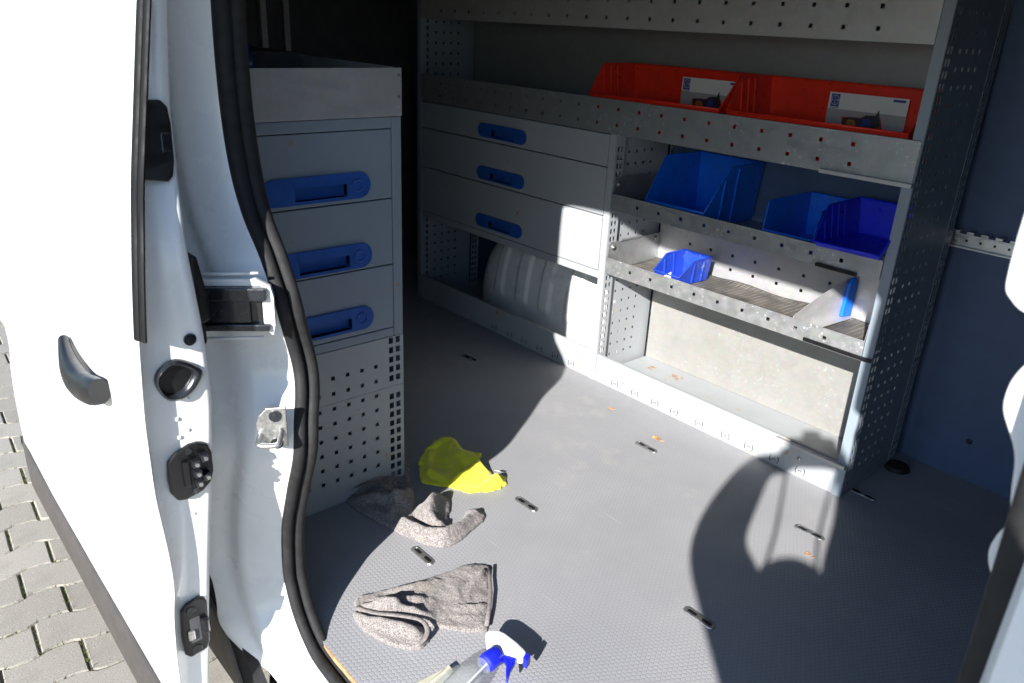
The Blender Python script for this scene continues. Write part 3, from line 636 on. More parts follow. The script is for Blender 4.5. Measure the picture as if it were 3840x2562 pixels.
def knock(x, z=.021, k=0):
    for s in (-1, 1):
        pts = [(x + s * (.010 + .004 * math.cos(t)), YF - .0002, z + .012 * math.sin(t)) for t in np.linspace(-1.3, 1.3, 7)]
        pts = [(x + s * (.007 + .007 * math.cos(t)), YF - .0002, z + .011 * math.sin(t)) for t in np.linspace(-1.1, 1.1, 7)]
        MB().tube(pts, .0010, 5).build('knockout_cut', 'rubber', rack)
    MB().tube([(x - .006 + .012 * t, YF - .0002, z - .003 * math.sin(t * 9)) for t in np.linspace(0, 1, 6)], .0007, 5).build('knockout_cut', 'rubber', rack)
for x in (-1.568, -1.479, -1.394, -1.315, -1.219, -1.122, -1.04, -.956, -.874, -1.779, -1.862, -1.946, -2.033, -2.116, -2.21): knock(x)
# shelf bay, lowest: steel floor and galvanised back sheet
MB().box(-1.656, -.778, YF + .015, 2.15, .024, .028).build('shelf_floor', 'steel', rack)
MB().box(-1.656, -.778, 2.150, 2.152, .0285, .385).build('back_sheet', 'zincback', rack)
# lower tray
def tray(zf, zt, zside, zback, holes, mat_, name):
    X0, X1 = -1.655, -.778
    fascia(X0, X1, zf, zt, holes, mat_)
    MB().box(X0, X1, YF - .003, 2.145, zf + .006, zf + .0075).build('tray_floor', mat_, rack)
    for xs in (X0 + .001, X1 - .0025):
        sd = MB().prism([(xs, YF - .002, zf + .008), (xs, YF - .002, zt - .002), (xs, YF + .004, zside - .006), (xs, YF + .010, zside), (xs, 2.145, zside), (xs, 2.145, zf + .008)], (.0013, 0, 0)).build('tray_side', mat_, rack)
        MB().box(xs - .001, xs + .005, YF + .055, YF + .16, zside - .002, zside + .004).build('tray_side_hem', mat_, sd, bevel=.001)
        dx = 1 if xs < -1 else -1
        for yy in (YF + .022, 2.125): MB().cyl((xs + (.0014 if dx > 0 else 0), yy, zside - .018), (dx, 0, 0), .0095, .005, 16, .008).cyl((xs + .0014 + .004 * dx, yy, zside - .018), (dx, 0, 0), .004, .003, 6).build('tray_screw', 'bolt', sd, bevel=.0008)
    hb = [(-1.525 + PX * i, zb) for i in range(9) for zb in (zf + .044, zf + .090)]
    if zback: perf('tray_back', (X0, 2.147, zf + .008), (1, 0, 0), (0, 0, 1), (0, -1, 0), X1 - X0, zback - zf - .008, [(x - X0, z - zf - .008, .0098, .0098) for x, z in hb if x < -.96], .0012, 'alu', rack)
tray(.392, .4440, .494, .545, [(-1.550 + PX * i, .420) for i in range(9)], 'zinc', 'tray')
tray(.602, .6530, .700, None, [(-1.548 + PX * i, .629) for i in range(9)], 'zinc', 'tray')
MB().box(-1.656, -.778, 2.165, 2.167, .56, .83).build('back_sheet', 'wall', rack)
# long upper shelf that carries the red bins
fascia(-2.708, -.755, .8355, .9365, [(-1.745 + PX * i, z) for i in range(-10, 11) for z in (.910, .863)], 'zinc')
MB().box(-2.708, -.755, YF - .003, 2.148, .842, .844).build('shelf_floor', 'zinc', rack)
MB().box(-2.708, -.755, 2.150, 2.152, .845, 1.40).build('back_sheet', 'backsheet', rack)
# top shelf
fascia(-2.708, -.777, 1.1395, 1.245, [(-1.408 + PX * i, z) for i in range(-14, 7) for z in (1.2145, 1.1675)], 'alu')
MB().box(-2.708, -.777, YF - .003, 2.148, 1.145, 1.147).build('shelf_floor', 'zinc', rack)
# label strips along the shelf edges
for xa, xb, z, m_ in ((-.978, -.750, .836, 'alu'), (-.943, -.833, .603, 'blackplastic'), (-.936, -.7505, .399, 'blackplastic'), (-.956, -.7505, .092, 'alu')):
    MB().box(xa, xb, YF - .017 if m_ == 'alu' else YF - .011, YF - .0055, z - .003, z + .007).build('edge_strip', m_, rack, bevel=.0012)
MB().cyl((-.885, YF, .055), (0, -1, 0), .006, .003, 14).build('plinth_screw', 'bolt', rack, bevel=.001)
# ------------------------------------------------------------------ drawer cabinet beside the near wall
XC = -1.525
cab = thing('drawer_cabinet', 'grey drawer cabinet with three blue pill handles beside the rear door pillar', 'cabinet', (-2.0, .80, 0))
hs = [(Y - .585, z, .0098, .0098) for Y in (.653, .692, .731, .770, .809, .848, .887, .926) for z in zr(.0705, .36, .0398)] + [(Y - .585, z, .0125, .0160) for Y in (.9705, .990) for z in zr(.0275, .41, .02536)]
perf('perforated_panel', (XC, .585, 0), (0, 1, 0), (0, 0, 1), (1, 0, 0), .421, .2835, [h for h in hs if h[1] < .276], .0015, 'steel', cab)
hs2 = [(a, b - .2845, c_, d_) for a, b, c_, d_ in hs if .292 < b < .411]
perf('perforated_panel', (XC, .585, .2845), (0, 1, 0), (0, 0, 1), (1, 0, 0), .421, .134, hs2, .0015, 'steel', cab)
MB().box(-2.5, XC - .002, 1.003, 1.006, 0, .94).build('side_sheet', 'steelclean', cab)
MB().box(-2.5, XC - .06, .59, 1.0, .0, .415).build('lower_case', 'steelclean', cab)
MB().box(-2.5, XC - .002, .585, 1.003, .416, .4185).build('case_floor', 'steelclean', cab)
MB().box(XC - .03, XC, .981, 1.0055, .4195, .9395).build('corner_post', 'steelclean', cab, bevel=.002)
MB().box(XC - .03, XC - .0005, .585, .980, .9155, .9395).build('top_rail', 'steelclean', cab, bevel=.002)
MB().box(XC - .03, XC - .0005, .585, .980, .4195, .4415).build('bottom_rail', 'steelclean', cab, bevel=.002)
for z0, z1, zh in ((.7605, .9135, .7975), (.6035, .7575, .637), (.4435, .6005, .485)):
    p0, p1, q0, q1 = pocket(.257, .058)
    d = perf('drawer', (XC - .001, .587, z0), (0, 1, 0), (0, 0, 1), (1, 0, 0), .392, z1 - z0, [(.7935 + (p0 + p1) / 2 - .587, zh + (q0 + q1) / 2 - z0, p1 - p0, q1 - q0)], .02, 'steelclean', cab)
    MB().box(-2.45, XC - .045, .60, .97, z0 + .01, z1 - .02).build('drawer_box', 'steelclean', d)
    bv = d.modifiers.new('bevel', 'BEVEL'); bv.width = .0016; bv.segments = 2; bv.limit_method = 'ANGLE'
    handle('handle', (XC - .001, .7935, zh), .257, .058, (0, 1, 0), (1, 0, 0), d)
# open tray on top
tb = MB().box(XC - .0015, XC + .0015, .585, 1.007, .941, 1.042).box(-2.45, XC - .0016, 1.0055, 1.007, .941, 1.042).box(-2.45, XC - .0016, .585, .5865, .941, 1.042).box(-2.4515, -2.45, .585, 1.007, .941, 1.06).box(-2.45, XC - .0016, .587, 1.0054, .941, .9425)
tb.build('top_tray', 'alu', cab, bevel=.0006)
for z in (1.026, .982): MB().cyl((XC + .0015, .999, z), (1, 0, 0), .0042, .002, 14, .003).build('rivet', 'bolt', cab)
MB().box(-2.44, -1.95, .60, .985, .9435, 1.05).build('tray_insert', 'dark', cab, bevel=.004)
rb = MB().cyl((-2.0, .70, 1.02), (.3, .95, 0), .05, .16, 20); tag(rb.build('cable_roll', 'blue', None, smooth=40), 'dark blue roll lying in the tray on the drawer cabinet', 'roll')

# ------------------------------------------------------------------ open-fronted storage bins
def storage_bin(name, label, cat, loc, rz, W, D, H, lip, fs, ts, mat, group, ribs=(), back_low=0, rim=.006, fr=.35, tilt=0.0, outer_ribs=()):
    """W,D,H overall; lip: front wall height; fs: front lean forward; fr: how far back the slanted side reaches; ts: side taper"""
    t = thing(name, label, cat, loc, group); t.rotation_euler = (tilt, 0, rz)
    def part(m, nm, **kw):
        o = link(nm, mesh(m.v, m.f), mat, None, **kw); o.parent = t; return o
    hw = W / 2; bw = hw - ts
    side = lambda y, z: bw + ts * z / H
    m = MB()
    sp = [(fs, 0.0), (0.0, lip), (fr * D * .93, H * .985), (fr * D, H), (D, H), (D - .006, 0)]
    for s in (-1, 1):
        m.add([(s * side(y, z), y, z) for y, z in sp], [tuple(range(6)) if s < 0 else tuple(range(5, -1, -1))])
    m.add([(-bw, fs, 0), (bw, fs, 0), (bw, D - .006, 0), (-bw, D - .006, 0)], [(0, 1, 2, 3)])
    m.add([(-side(0, 0), fs, 0), (side(0, 0), fs, 0), (side(0, lip), 0, lip), (-side(0, lip), 0, lip)], [(0, 1, 2, 3)])
    m.add([(-bw, D - .006, 0), (bw, D - .006, 0), (hw, D, H), (-hw, D, H)], [(0, 1, 2, 3)])
    part(m, 'shell', solid=.0026, bevel=.0012)
    r = MB(); path = [(-side(0, lip), -.001, lip), (-side(0, H * .98), fr * D * .95, H * .985), (-hw, fr * D + .008, H), (-hw, D, H), (hw, D, H), (hw, fr * D + .008, H), (side(0, H * .98), fr * D * .95, H * .985), (side(0, lip), -.001, lip)]
    r.tube(path, rim * .55, 8, True); part(r, 'rim', smooth=60)
    for y in ribs:
        zt = H * .97 if y > fr * D else lip + (H - lip) * y / (fr * D) * .95
        for s in (-1, 1): b = MB(); b.prism([(s * (side(y, .01) - .001), y, .006), (s * (side(y, zt) - .001), y, zt), (s * (side(y, zt) - .001), y + .006, zt), (s * (side(y, .01) - .001), y + .006, .006)], (-s * .004, 0, 0)); part(b, 'rib')
    for y in outer_ribs:
        zt = H * .96 if y > fr * D else lip + (H - lip) * y / (fr * D) * .9
        for s in (-1, 1): b = MB(); b.prism([(s * (side(y, .01) + .001), y, .004), (s * (side(y, zt) + .001), y, zt), (s * (side(y, zt) + .001), y + .005, zt), (s * (side(y, .01) + .001), y + .005, .004)], (s * .005, 0, 0)); part(b, 'outer_rib')
    return t
GB = 'storage bins on the shelves'
storage_bin('storage_bin', 'large open-fronted blue bin on the shelf just right of the drawers', 'storage bin', (-1.418, 1.892, .6115), .0, .232, .262, .172, .048, .018, .010, MT['bluelight'], GB, fr=.34, outer_ribs=(.07, .13))
storage_bin('storage_bin', 'medium mid-blue bin behind and left of the overhanging ultramarine bin', 'storage bin', (-1.045, 1.895, .6115), .02, .150, .24, .118, .044, .014, .006, MT['bluelight'], GB, fr=.06)
storage_bin('storage_bin', 'ultramarine blue ribbed bin overhanging the shelf edge beside the right post', 'storage bin', (-.862, 1.852, .6565), .03, .190, .25, .092, .012, .014, .014, MT['blueultra'], GB, ribs=(.05, .085, .12, .155), fr=.30)
storage_bin('storage_bin', 'small dusty blue bin with a paper scrap in the sunlit lower tray', 'storage bin', (-1.447, 1.935, .4045), -.02, .108, .150, .074, .030, .010, .006, MT['bluedusty'], GB, ribs=(.045, .09), outer_ribs=(.06, .105), fr=.40)
tag(MB().prism([(-1.47, 1.931, .418), (-1.425, 1.930, .418), (-1.43, 1.934, .446), (-1.45, 1.934, .43)], (0, .0006, 0)).build('paper_scrap', 'paperwhite'), 'white paper scrap at the front of the small dusty blue bin', 'paper')
tag(MB().prism([(-1.01, 1.96, .617), (-.985, 1.97, .617), (-.99, 2.02, .625), (-1.012, 2.0, .62)], (0, 0, .012)).build('red_clip', 'red', bevel=.003), 'small red plastic clip inside the medium mid-blue bin', 'clip')
# red bins with printed cards
def glyph(ch, size):
    cu = bpy.data.curves.new('t', 'FONT'); cu.body = ch; cu.size = size; cu.align_x = 'CENTER'; cu.align_y = 'CENTER'; cu.extrude = .0001; cu.resolution_u = 3
    o = bpy.data.objects.new('t', cu); COL.objects.link(o); dg = bpy.context.evaluated_depsgraph_get()
    me = bpy.data.meshes.new_from_object(o.evaluated_get(dg)); bpy.data.objects.remove(o); return me
def red_bin(label, xc, w_):
    W_, D_, H_ = w_, .215, .188
    t = storage_bin('parts_bin', label, 'parts bin', (xc, 1.897, .8445), 0, W_, D_, H_, .102, .01, .022, MT['red'], 'red parts bins on the long shelf', ribs=(.062, .094, .126), fr=.30)
    y = D_ - .012; z0 = .070; zt = .164; lx0, lx1 = (-.067, .146) if xc > -1.2 else (-.045, .171)
    def P_(m, nm, mat, par, **kw):
        o = link(nm, mesh(m.v, m.f), mat, None, **kw); o.parent = par; return o
    rect = lambda a, b, c_, d_, yy: MB().prism([(a, yy, c_), (b, yy, c_), (b, yy, d_), (a, yy, d_)], (0, -.0004, 0))
    card = P_(rect(lx0, lx1, z0, zt, y), 'printed_card', 'paperwhite', t)
    P_(rect(lx0 + .0005, lx1 - .0005, z0 + .0005, z0 + .052, y - .0006), 'card_grey_area', 'papergrey', card)
    P_(rect(lx0 + .006, lx0 + .030, zt - .040, zt - .004, y - .0006), 'logo_field', 'logoblue', card)
    P_(rect(lx1 - .040, lx1 - .008, zt - .010, zt - .004, y - .0006), 'card_blue_bar', 'logoblue', card)
    cx, cz = lx0 + .018, zt - .020
    P_(MB().tube([(cx + .0105 * math.cos(a), y - .0012, cz + .0125 * math.sin(a)) for a in np.linspace(0, 6.283, 28, endpoint=False)], .0006, 5, True), 'logo_ring', 'paperwhite', card)
    P_(rect(lx0 + .0075, lx0 + .0285, zt - .0385, zt - .0365, y - .0012), 'logo_line', 'paperwhite', card)
    for ch, dx, dz in (('L', 0, .0075), ('L', -.0068, 0), ('U', 0, 0), ('X', .0068, 0), ('X', 0, -.0075)):
        me = glyph(ch, .0078); me.materials.clear(); me.materials.append(MT['paperwhite']); o = bpy.data.objects.new('logo_letter', me); COL.objects.link(o); o.parent = card
        o.location = (cx + dx, y - .0012, cz + dz); o.rotation_euler = (math.pi / 2, 0, 0)
    bx0, bx1 = lx0 + .045, lx0 + .150
    P_(MB().prism([(bx0, y - .0012, z0 + .034), (bx1, y - .0012, z0 + .040), (bx1 + .010, y - .0012, z0 + .012), (bx1 - .01, y - .0012, z0 + .002), (bx0 + .004, y - .0012, z0 + .004)], (0, -.0003, 0)), 'printed_box', 'printred', card)
    P_(MB().prism([(bx0 + .008, y - .0018, z0 + .010), (bx0 + .006, y - .0018, z0 + .030), (bx0 + .03, y - .0018, z0 + .036), (bx0 + .05, y - .0018, z0 + .034), (bx0 + .065, y - .0018, z0 + .044), (bx1 - .014, y - .0018, z0 + .046), (bx1 - .008, y - .0018, z0 + .062), (bx1 - .003, y - .0018, z0 + .040), (bx1 + .002, y - .0018, z0 + .022), (bx1 - .012, y - .0018, z0 + .010)], (0, -.0003, 0)), 'printed_contents', 'printdark', card)
    P_(MB().prism([(bx0 + .012, y - .0024, z0 + .018), (bx0 + .02, y - .0024, z0 + .030), (bx0 + .038, y - .0024, z0 + .028), (bx0 + .044, y - .0024, z0 + .016), (bx0 + .026, y - .0024, z0 + .012)], (0, -.0003, 0)), 'printed_detail', 'printorange', card)
    P_(MB().prism([(bx0 + .056, y - .0024, z0 + .014), (bx0 + .06, y - .0024, z0 + .034), (bx0 + .078, y - .0024, z0 + .036), (bx0 + .082, y - .0024, z0 + .018)], (0, -.0003, 0)), 'printed_detail', 'logoblue', card)
red_bin('left red plastic bin with a printed card partly hidden by its neighbour', -1.555, .508)
red_bin('right red plastic bin with a whole printed card next to the right post', -1.040, .514)
# ------------------------------------------------------------------ things on the lower tray
mt = []
for i in range(24):
    row = []
    for j in range(60):
        X = -1.648 + .862 * j / 59; Y = YF + .006 + .248 * i / 23
        h = .0018 + .004 * math.exp(-((Y - 2.135) / .02) ** 2) * (1 + math.sin(X * 23)) + .0016 * math.sin(X * 9 + 1) * math.sin(Y * 14)
        row.append((X, Y, .4000 + max(.0012, h)))
    mt.append(row)
tag(grid(mt, 'shelf_mat', 'mat', None, smooth=60, solid=.0015), 'dirty grid-patterned anti-slip mat lining the sunlit lower tray', 'mat')
dv = thing('shelf_divider', 'sloping grey metal divider with a blue end clip at the right of the lower tray', 'divider', (-.95, 2.0, .405))
MB().prism([(-.985, 1.892, .408), (-.985, 1.895, .446), (-.975, 2.0, .486), (-.960, 2.118, .519), (-.958, 2.135, .515), (-.958, 2.138, .408)], (.0018, 0, 0)).build('blade', 'alu', dv)
MB().prism([(-.983, 1.893, .4065), (-.956, 2.138, .4065), (-.930, 2.138, .4065), (-.950, 1.893, .4065)], (0, 0, .0016)).build('foot', 'alu', dv)
MB().prism([(-.960, 2.105, .409), (-.958, 2.112, .505), (-.956, 2.120, .521), (-.952, 2.134, .524), (-.951, 2.143, .510), (-.951, 2.143, .409)], (.011, 0, 0)).build('end_clip', 'bluelight', dv, bevel=.003)

# ------------------------------------------------------------------ cloths on the floor
def poly_dist(P, Q):
    """signed distance (inside +) and nearest boundary point of P (n,2) to polygon Q"""
    A = Q; B = np.roll(Q, -1, 0); best = np.full(len(P), 9.); near_ = np.zeros_like(P); ins = np.zeros(len(P), bool)
    for a, b in zip(A, B):
        d = b - a; t = np.clip(((P - a) @ d) / (d @ d), 0, 1); q = a + t[:, None] * d; r = np.hypot(*(P - q).T)
        m = r < best; best[m] = r[m]; near_[m] = q[m]
        c = ((a[1] > P[:, 1]) != (b[1] > P[:, 1])) & (P[:, 0] < (b[0] - a[0]) * (P[:, 1] - a[1]) / (b[1] - a[1] + 1e-12) + a[0]); ins ^= c
    return np.where(ins, best, -best), near_
def seg_dist(P, pl):
    best = np.full(len(P), 9.); s_ = np.zeros(len(P)); tt = np.zeros(len(P)); n = len(pl) - 1
    for i in range(n):
        a, b = np.array(pl[i]), np.array(pl[i + 1]); d = b - a; t = np.clip(((P - a) @ d) / (d @ d), 0, 1); q = a + t[:, None] * d; v = P - q; r = np.hypot(*v.T)
        m = r < best; best[m] = r[m]; s_[m] = np.sign(d[0] * v[m, 1] - d[1] * v[m, 0]); tt[m] = (i + t[m]) / n
    return best, s_, tt
def cloth(name, outline, folds, mat, thick=.006, step=.004, noise=.003, z0=.001, edge=.006, jag=0., parent=None, lift=()):
    Q = np.array([(p.x, p.y) for p in catmull([(a, b, 0) for a, b in outline], 4, True)])
    if jag: Q = Q + np.random.normal(0, jag, Q.shape)
    lo_, hi_ = Q.min(0) - step, Q.max(0) + step; nx, ny = ((hi_ - lo_) / step).astype(int) + 2
    G = np.array([(lo_[0] + i * step, lo_[1] + j * step) for i in range(nx) for j in range(ny)]); d, nb = poly_dist(G, Q)
    out_ = d < 0; G2 = np.where(out_[:, None], nb, G); d2 = np.where(out_, 0, d)
    z = z0 + thick * np.sqrt(np.clip(1 - (1 - np.clip(d2 / edge, 0, 1)) ** 2, 0, 1))
    amp = np.clip(d2 / .02, 0, 1)
    ph = np.random.uniform(0, 6.28, 12)
    wx = G2[:, 0] + .010 * np.sin(G2[:, 1] * 61 + ph[6]) + .006 * np.sin(G2[:, 0] * 97 + ph[7]); wy = G2[:, 1] + .010 * np.sin(G2[:, 0] * 57 + ph[8]) + .006 * np.sin(G2[:, 1] * 103 + ph[9])
    for i in range(5):          # sharp little creases
        a = ph[i] ; f_ = 34 + 21 * i
        z += amp * noise * (1.1 / (1 + .5 * i)) * (1 - 2.2 * np.abs(np.sin((wx * math.cos(a) + wy * math.sin(a)) * f_ + ph[i + 5])) ** .6 * .5)
    for i in range(3): z += amp * noise * .5 * np.sin(G2[:, 0] * (38 + 23 * i) * math.cos(i * 1.1) + G2[:, 1] * (38 + 23 * i) * math.sin(i * 1.1) + ph[i])
    for pl, h, wa, wb in folds:             # ridge: height h, widths left/right of the line
        r, s_, t = seg_dist(G2, pl); wd = np.where(s_ > 0, wa, wb); e = np.exp(-(r / wd) ** 2) * np.sin(np.clip(t * .9 + .05, 0, 1) * math.pi) ** .5
        z += h * e * (np.clip(d2 / .012, .0, 1) if (pl, h) not in lift else 1)
    z = np.maximum(z, z0)
    if parent is None: pass
    keep = []
    idx = lambda i, j: i * ny + j
    for i in range(nx - 1):
        for j in range(ny - 1):
            q = (idx(i, j), idx(i + 1, j), idx(i + 1, j + 1), idx(i, j + 1))
            if sum(not out_[k_] for k_ in q) >= 1 and all(d[k_] > -step * 1.5 for k_ in q): keep.append(q)
    used = sorted({k_ for q in keep for k_ in q}); mp_ = {k_: n for n, k_ in enumerate(used)}
    me = mesh([(G2[k_, 0], G2[k_, 1], z[k_]) for k_ in used], [tuple(mp_[k_] for k_ in q) for q in keep])
    o = link(name, me, mat, parent, smooth=180, solid=.0022)
    tx = bpy.data.textures.get('terry') or bpy.data.textures.new('terry', 'CLOUDS'); tx.noise_scale = .0045; tx.noise_depth = 2
    dm = o.modifiers.new('pile', 'DISPLACE'); dm.texture = tx; dm.texture_coords = 'GLOBAL'; dm.strength = .0032 if 'towel' in mat else .0008; dm.mid_level = .5
    return o
t2 = thing('towel', 'grey terry towel spread out with one folded-under end, in full sun', 'towel', (-1.06, .78, 0), 'grey towels on the van floor')
cloth('cloth', [(-1.192, .662), (-1.182, .700), (-1.160, .765), (-1.146, .840), (-1.137, .900), (-1.120, .936), (-1.096, .950), (-1.083, .938), (-1.058, .915), (-1.026, .893), (-.985, .855), (-.950, .820), (-.968, .792), (-.994, .768), (-1.02, .748), (-1.04, .730), (-1.07, .700), (-1.11, .664), (-1.15, .645)],
      [([(-1.150, .690), (-1.115, .725), (-1.095, .765)], .017, .011, .007), ([(-1.125, .672), (-1.085, .712), (-1.045, .742)], .022, .013, .008), ([(-1.165, .72), (-1.14, .76), (-1.13, .80)], .014, .013, .007), ([(-1.09, .93), (-1.075, .90), (-1.07, .87)], .012, .010, .005), ([(-1.0, .87), (-1.01, .84), (-1.03, .81)], .008, .012, .005), ([(-1.155, .655), (-1.12, .675), (-1.10, .70), (-1.105, .72)], .020, .009, .006), ([(-1.10, .86), (-1.06, .83), (-1.02, .80)], .007, .03, .02)],
      'towelflat', .006, .0026, .0024, parent=t2, jag=.0008)
cloth('folded_end', [(-1.158, .640), (-1.115, .658), (-1.072, .690), (-1.035, .722), (-1.010, .722), (-.994, .705), (-.992, .684), (-1.003, .668), (-1.03, .650), (-1.065, .636), (-1.10, .628), (-1.14, .630)],
      [([(-1.13, .640), (-1.08, .664), (-1.03, .694), (-1.005, .70)], .020, .016, .014)], 'towelflat', .006, .0026, .0015, parent=t2, jag=.0008)
MB().tube([(-1.090, .946, .013), (-1.058, .917, .014), (-1.024, .892, .014), (-.985, .856, .013), (-.953, .823, .010)], .0022, 8, sx=2.0).build('hem', 'hem', t2, smooth=180)
MB().tube(catmull([(-1.160, .645, .012), (-1.115, .660, .020), (-1.072, .690, .027), (-1.035, .718, .026), (-1.008, .716, .022), (-.996, .700, .016), (-.995, .684, .010)], 4), .0024, 8, sx=2.2).build('hem', 'hem', t2, smooth=180)
t1 = thing('towel', 'crumpled grey patterned terry towel beside the drawer cabinet, half in shadow', 'towel', (-1.4, .93, 0), 'grey towels on the van floor')
cloth('shaded_half', [(-1.60, 1.045), (-1.578, 1.055), (-1.545, 1.035), (-1.48, 1.0), (-1.415, .965), (-1.36, .925), (-1.335, .89), (-1.355, .862), (-1.42, .838), (-1.50, .828), (-1.53, .838), (-1.555, .885), (-1.58, .95), (-1.60, 1.0)],
      [([(-1.50, .845), (-1.45, .89), (-1.40, .93)], .030, .022, .012), ([(-1.58, 1.02), (-1.53, .95), (-1.50, .90)], .022, .02, .016), ([(-1.45, .98), (-1.43, .92), (-1.39, .88)], .024, .02, .012), ([(-1.53, .85), (-1.52, .90), (-1.54, .96)], .018, .014, .01)],
      'towel', .006, .0026, .0035, parent=t1, jag=.0008)
cloth('front_lobe', [(-1.40, .872), (-1.37, .915), (-1.345, .925), (-1.30, .925), (-1.268, .945), (-1.265, .985), (-1.285, 1.02), (-1.302, 1.045), (-1.292, 1.066), (-1.268, 1.070), (-1.250, 1.058), (-1.236, 1.015), (-1.222, .97), (-1.216, .935), (-1.228, .905), (-1.27, .880), (-1.33, .862), (-1.37, .858)],
      [([(-1.37, .885), (-1.32, .888), (-1.27, .898), (-1.242, .93), (-1.245, .98), (-1.268, 1.03)], .026, .016, .015), ([(-1.285, 1.05), (-1.262, 1.045)], .012, .012, .012)], 'towel', .006, .0026, .0018, parent=t1, jag=.0008)
cloth('raised_fold', [(-1.39, .935), (-1.395, .975), (-1.40, 1.01), (-1.39, 1.035), (-1.365, 1.035), (-1.335, 1.015), (-1.305, .985), (-1.275, .975), (-1.26, .958), (-1.27, .925), (-1.30, .908), (-1.35, .915)],
      [([(-1.385, 1.01), (-1.35, .97), (-1.31, .945)], .042, .022, .018), ([(-1.37, .95), (-1.33, .935), (-1.285, .935)], .024, .016, .014), ([(-1.28, .955), (-1.272, .935)], .014, .012, .01)], 'towel', .006, .0026, .0018, parent=t1, jag=.0008)
MB().prism([(-1.525, .850, .030), (-1.505, .885, .040), (-1.49, .935, .034), (-1.512, .945, .03), (-1.53, .895, .034), (-1.545, .860, .024)], (0, 0, .002)).build('care_label', 'hem', t1)
yc_ = cloth('cleaning_cloth', [(-1.632, 1.208), (-1.612, 1.236), (-1.588, 1.232), (-1.566, 1.222), (-1.535, 1.226), (-1.500, 1.250), (-1.478, 1.224), (-1.445, 1.215), (-1.395, 1.208), (-1.372, 1.222), (-1.358, 1.220), (-1.337, 1.205), (-1.333, 1.175), (-1.343, 1.142), (-1.368, 1.102), (-1.41, 1.078), (-1.468, 1.036), (-1.505, 1.042), (-1.55, 1.074), (-1.598, 1.121), (-1.625, 1.172)],
      [([(-1.59, 1.20), (-1.53, 1.19), (-1.47, 1.19), (-1.41, 1.19)], .024, .02, .03), ([(-1.60, 1.14), (-1.55, 1.10), (-1.50, 1.07), (-1.44, 1.075)], .012, .012, .008), ([(-1.44, 1.17), (-1.43, 1.13), (-1.43, 1.10)], .016, .012, .009), ([(-1.375, 1.20), (-1.352, 1.185), (-1.355, 1.16)], .024, .012, .012), ([(-1.52, 1.15), (-1.47, 1.135), (-1.44, 1.12)], .010, .014, .01), ([(-1.62, 1.19), (-1.58, 1.215), (-1.55, 1.205)], .010, .01, .01)],
      'yellow', .005, .003, .0030, jag=.0022)
tag(yc_, 'bright yellow microfibre cloth half in sun on the van floor', 'cloth')
cloth('turned_edge', [(-1.634, 1.205), (-1.612, 1.232), (-1.585, 1.228), (-1.560, 1.212), (-1.575, 1.190), (-1.590, 1.160), (-1.592, 1.135), (-1.570, 1.105), (-1.545, 1.080), (-1.562, 1.078), (-1.595, 1.115), (-1.622, 1.165)],
      [([(-1.61, 1.20), (-1.60, 1.16), (-1.585, 1.12)], .010, .012, .012)], 'yellow', .012, .003, .002, jag=.0022, parent=yc_)
MB().prism([(-1.388, 1.205, .02), (-1.372, 1.212, .022), (-1.378, 1.222, .012), (-1.392, 1.214, .012)], (0, 0, .0012)).build('care_label', 'paperwhite', yc_)

# ------------------------------------------------------------------ spray bottle at the sill
sb = thing('spray_bottle', 'clear spray bottle with blue collar and white trigger head lying at the sill', 'spray bottle', (-.86, .72, 0))
ax = Vector((.14, -.985, -.02)).normalized(); c0 = Vector((-.857, .757, .038))
def lathe(prof, n=28):
    m = MB(); m.tube([c0 + ax * a for a, r in prof], [r for a, r in prof], n); return m
lathe([(.014, .0135), (.020, .0145), (.024, .0165), (.028, .0145), (.034, .0150), (.05, .022), (.07, .030), (.09, .034), (.12, .035), (.17, .035), (.185, .033), (.19, .028)]).build('bottle', 'clear', sb, smooth=50, solid=.0012)
lathe([(-.016, .0165), (-.014, .018), (.014, .0185), (.016, .0175)]).build('collar', 'spblue', sb, smooth=40)
m = MB().tube([c0 + ax * .0, c0 + ax * .09 + Vector((.006, 0, -.006)), c0 + ax * .17 + Vector((.012, 0, -.02))], .0022, 8); m.build('dip_tube', 'whiteplastic', sb, smooth=60)
hd_ = [(-.911, .784), (-.909, .795), (-.898, .808), (-.884, .813), (-.85, .8155), (-.822, .814), (-.816, .798), (-.826, .792), (-.845, .779), (-.872, .766), (-.886, .768)]
MB().prism([(x, y, .026) for x, y in hd_], (0, 0, .024)).build('spray_head', 'whiteplastic', sb, bevel=.007, seg=4)
MB().prism([(-.8225, .8135, .0275), (-.8095, .812, .0275), (-.8035, .796, .0275), (-.8165, .7975, .0275)], (0, 0, .021)).build('nozzle', 'spblue', sb, bevel=.002)
MB().prism([(x, y, .031) for x, y in ((-.850, .779), (-.838, .786), (-.826, .791), (-.821, .783), (-.812, .765), (-.797, .745), (-.801, .744), (-.817, .757), (-.828, .768), (-.842, .772))], (0, 0, .012)).build('trigger', 'spblue', sb, bevel=.003)
tag(MB().prism([(-.921, .697, .001), (-.914, .700, .016), (-.905, .683, .018), (-.898, .650, .016), (-.90, .61, .01), (-.93, .61, .001)], (.018, -.002, .0)).build('plastic_scraper', 'cream', bevel=.004), 'cream plastic scraper tip beside the spray bottle at the bottom edge', 'scraper')
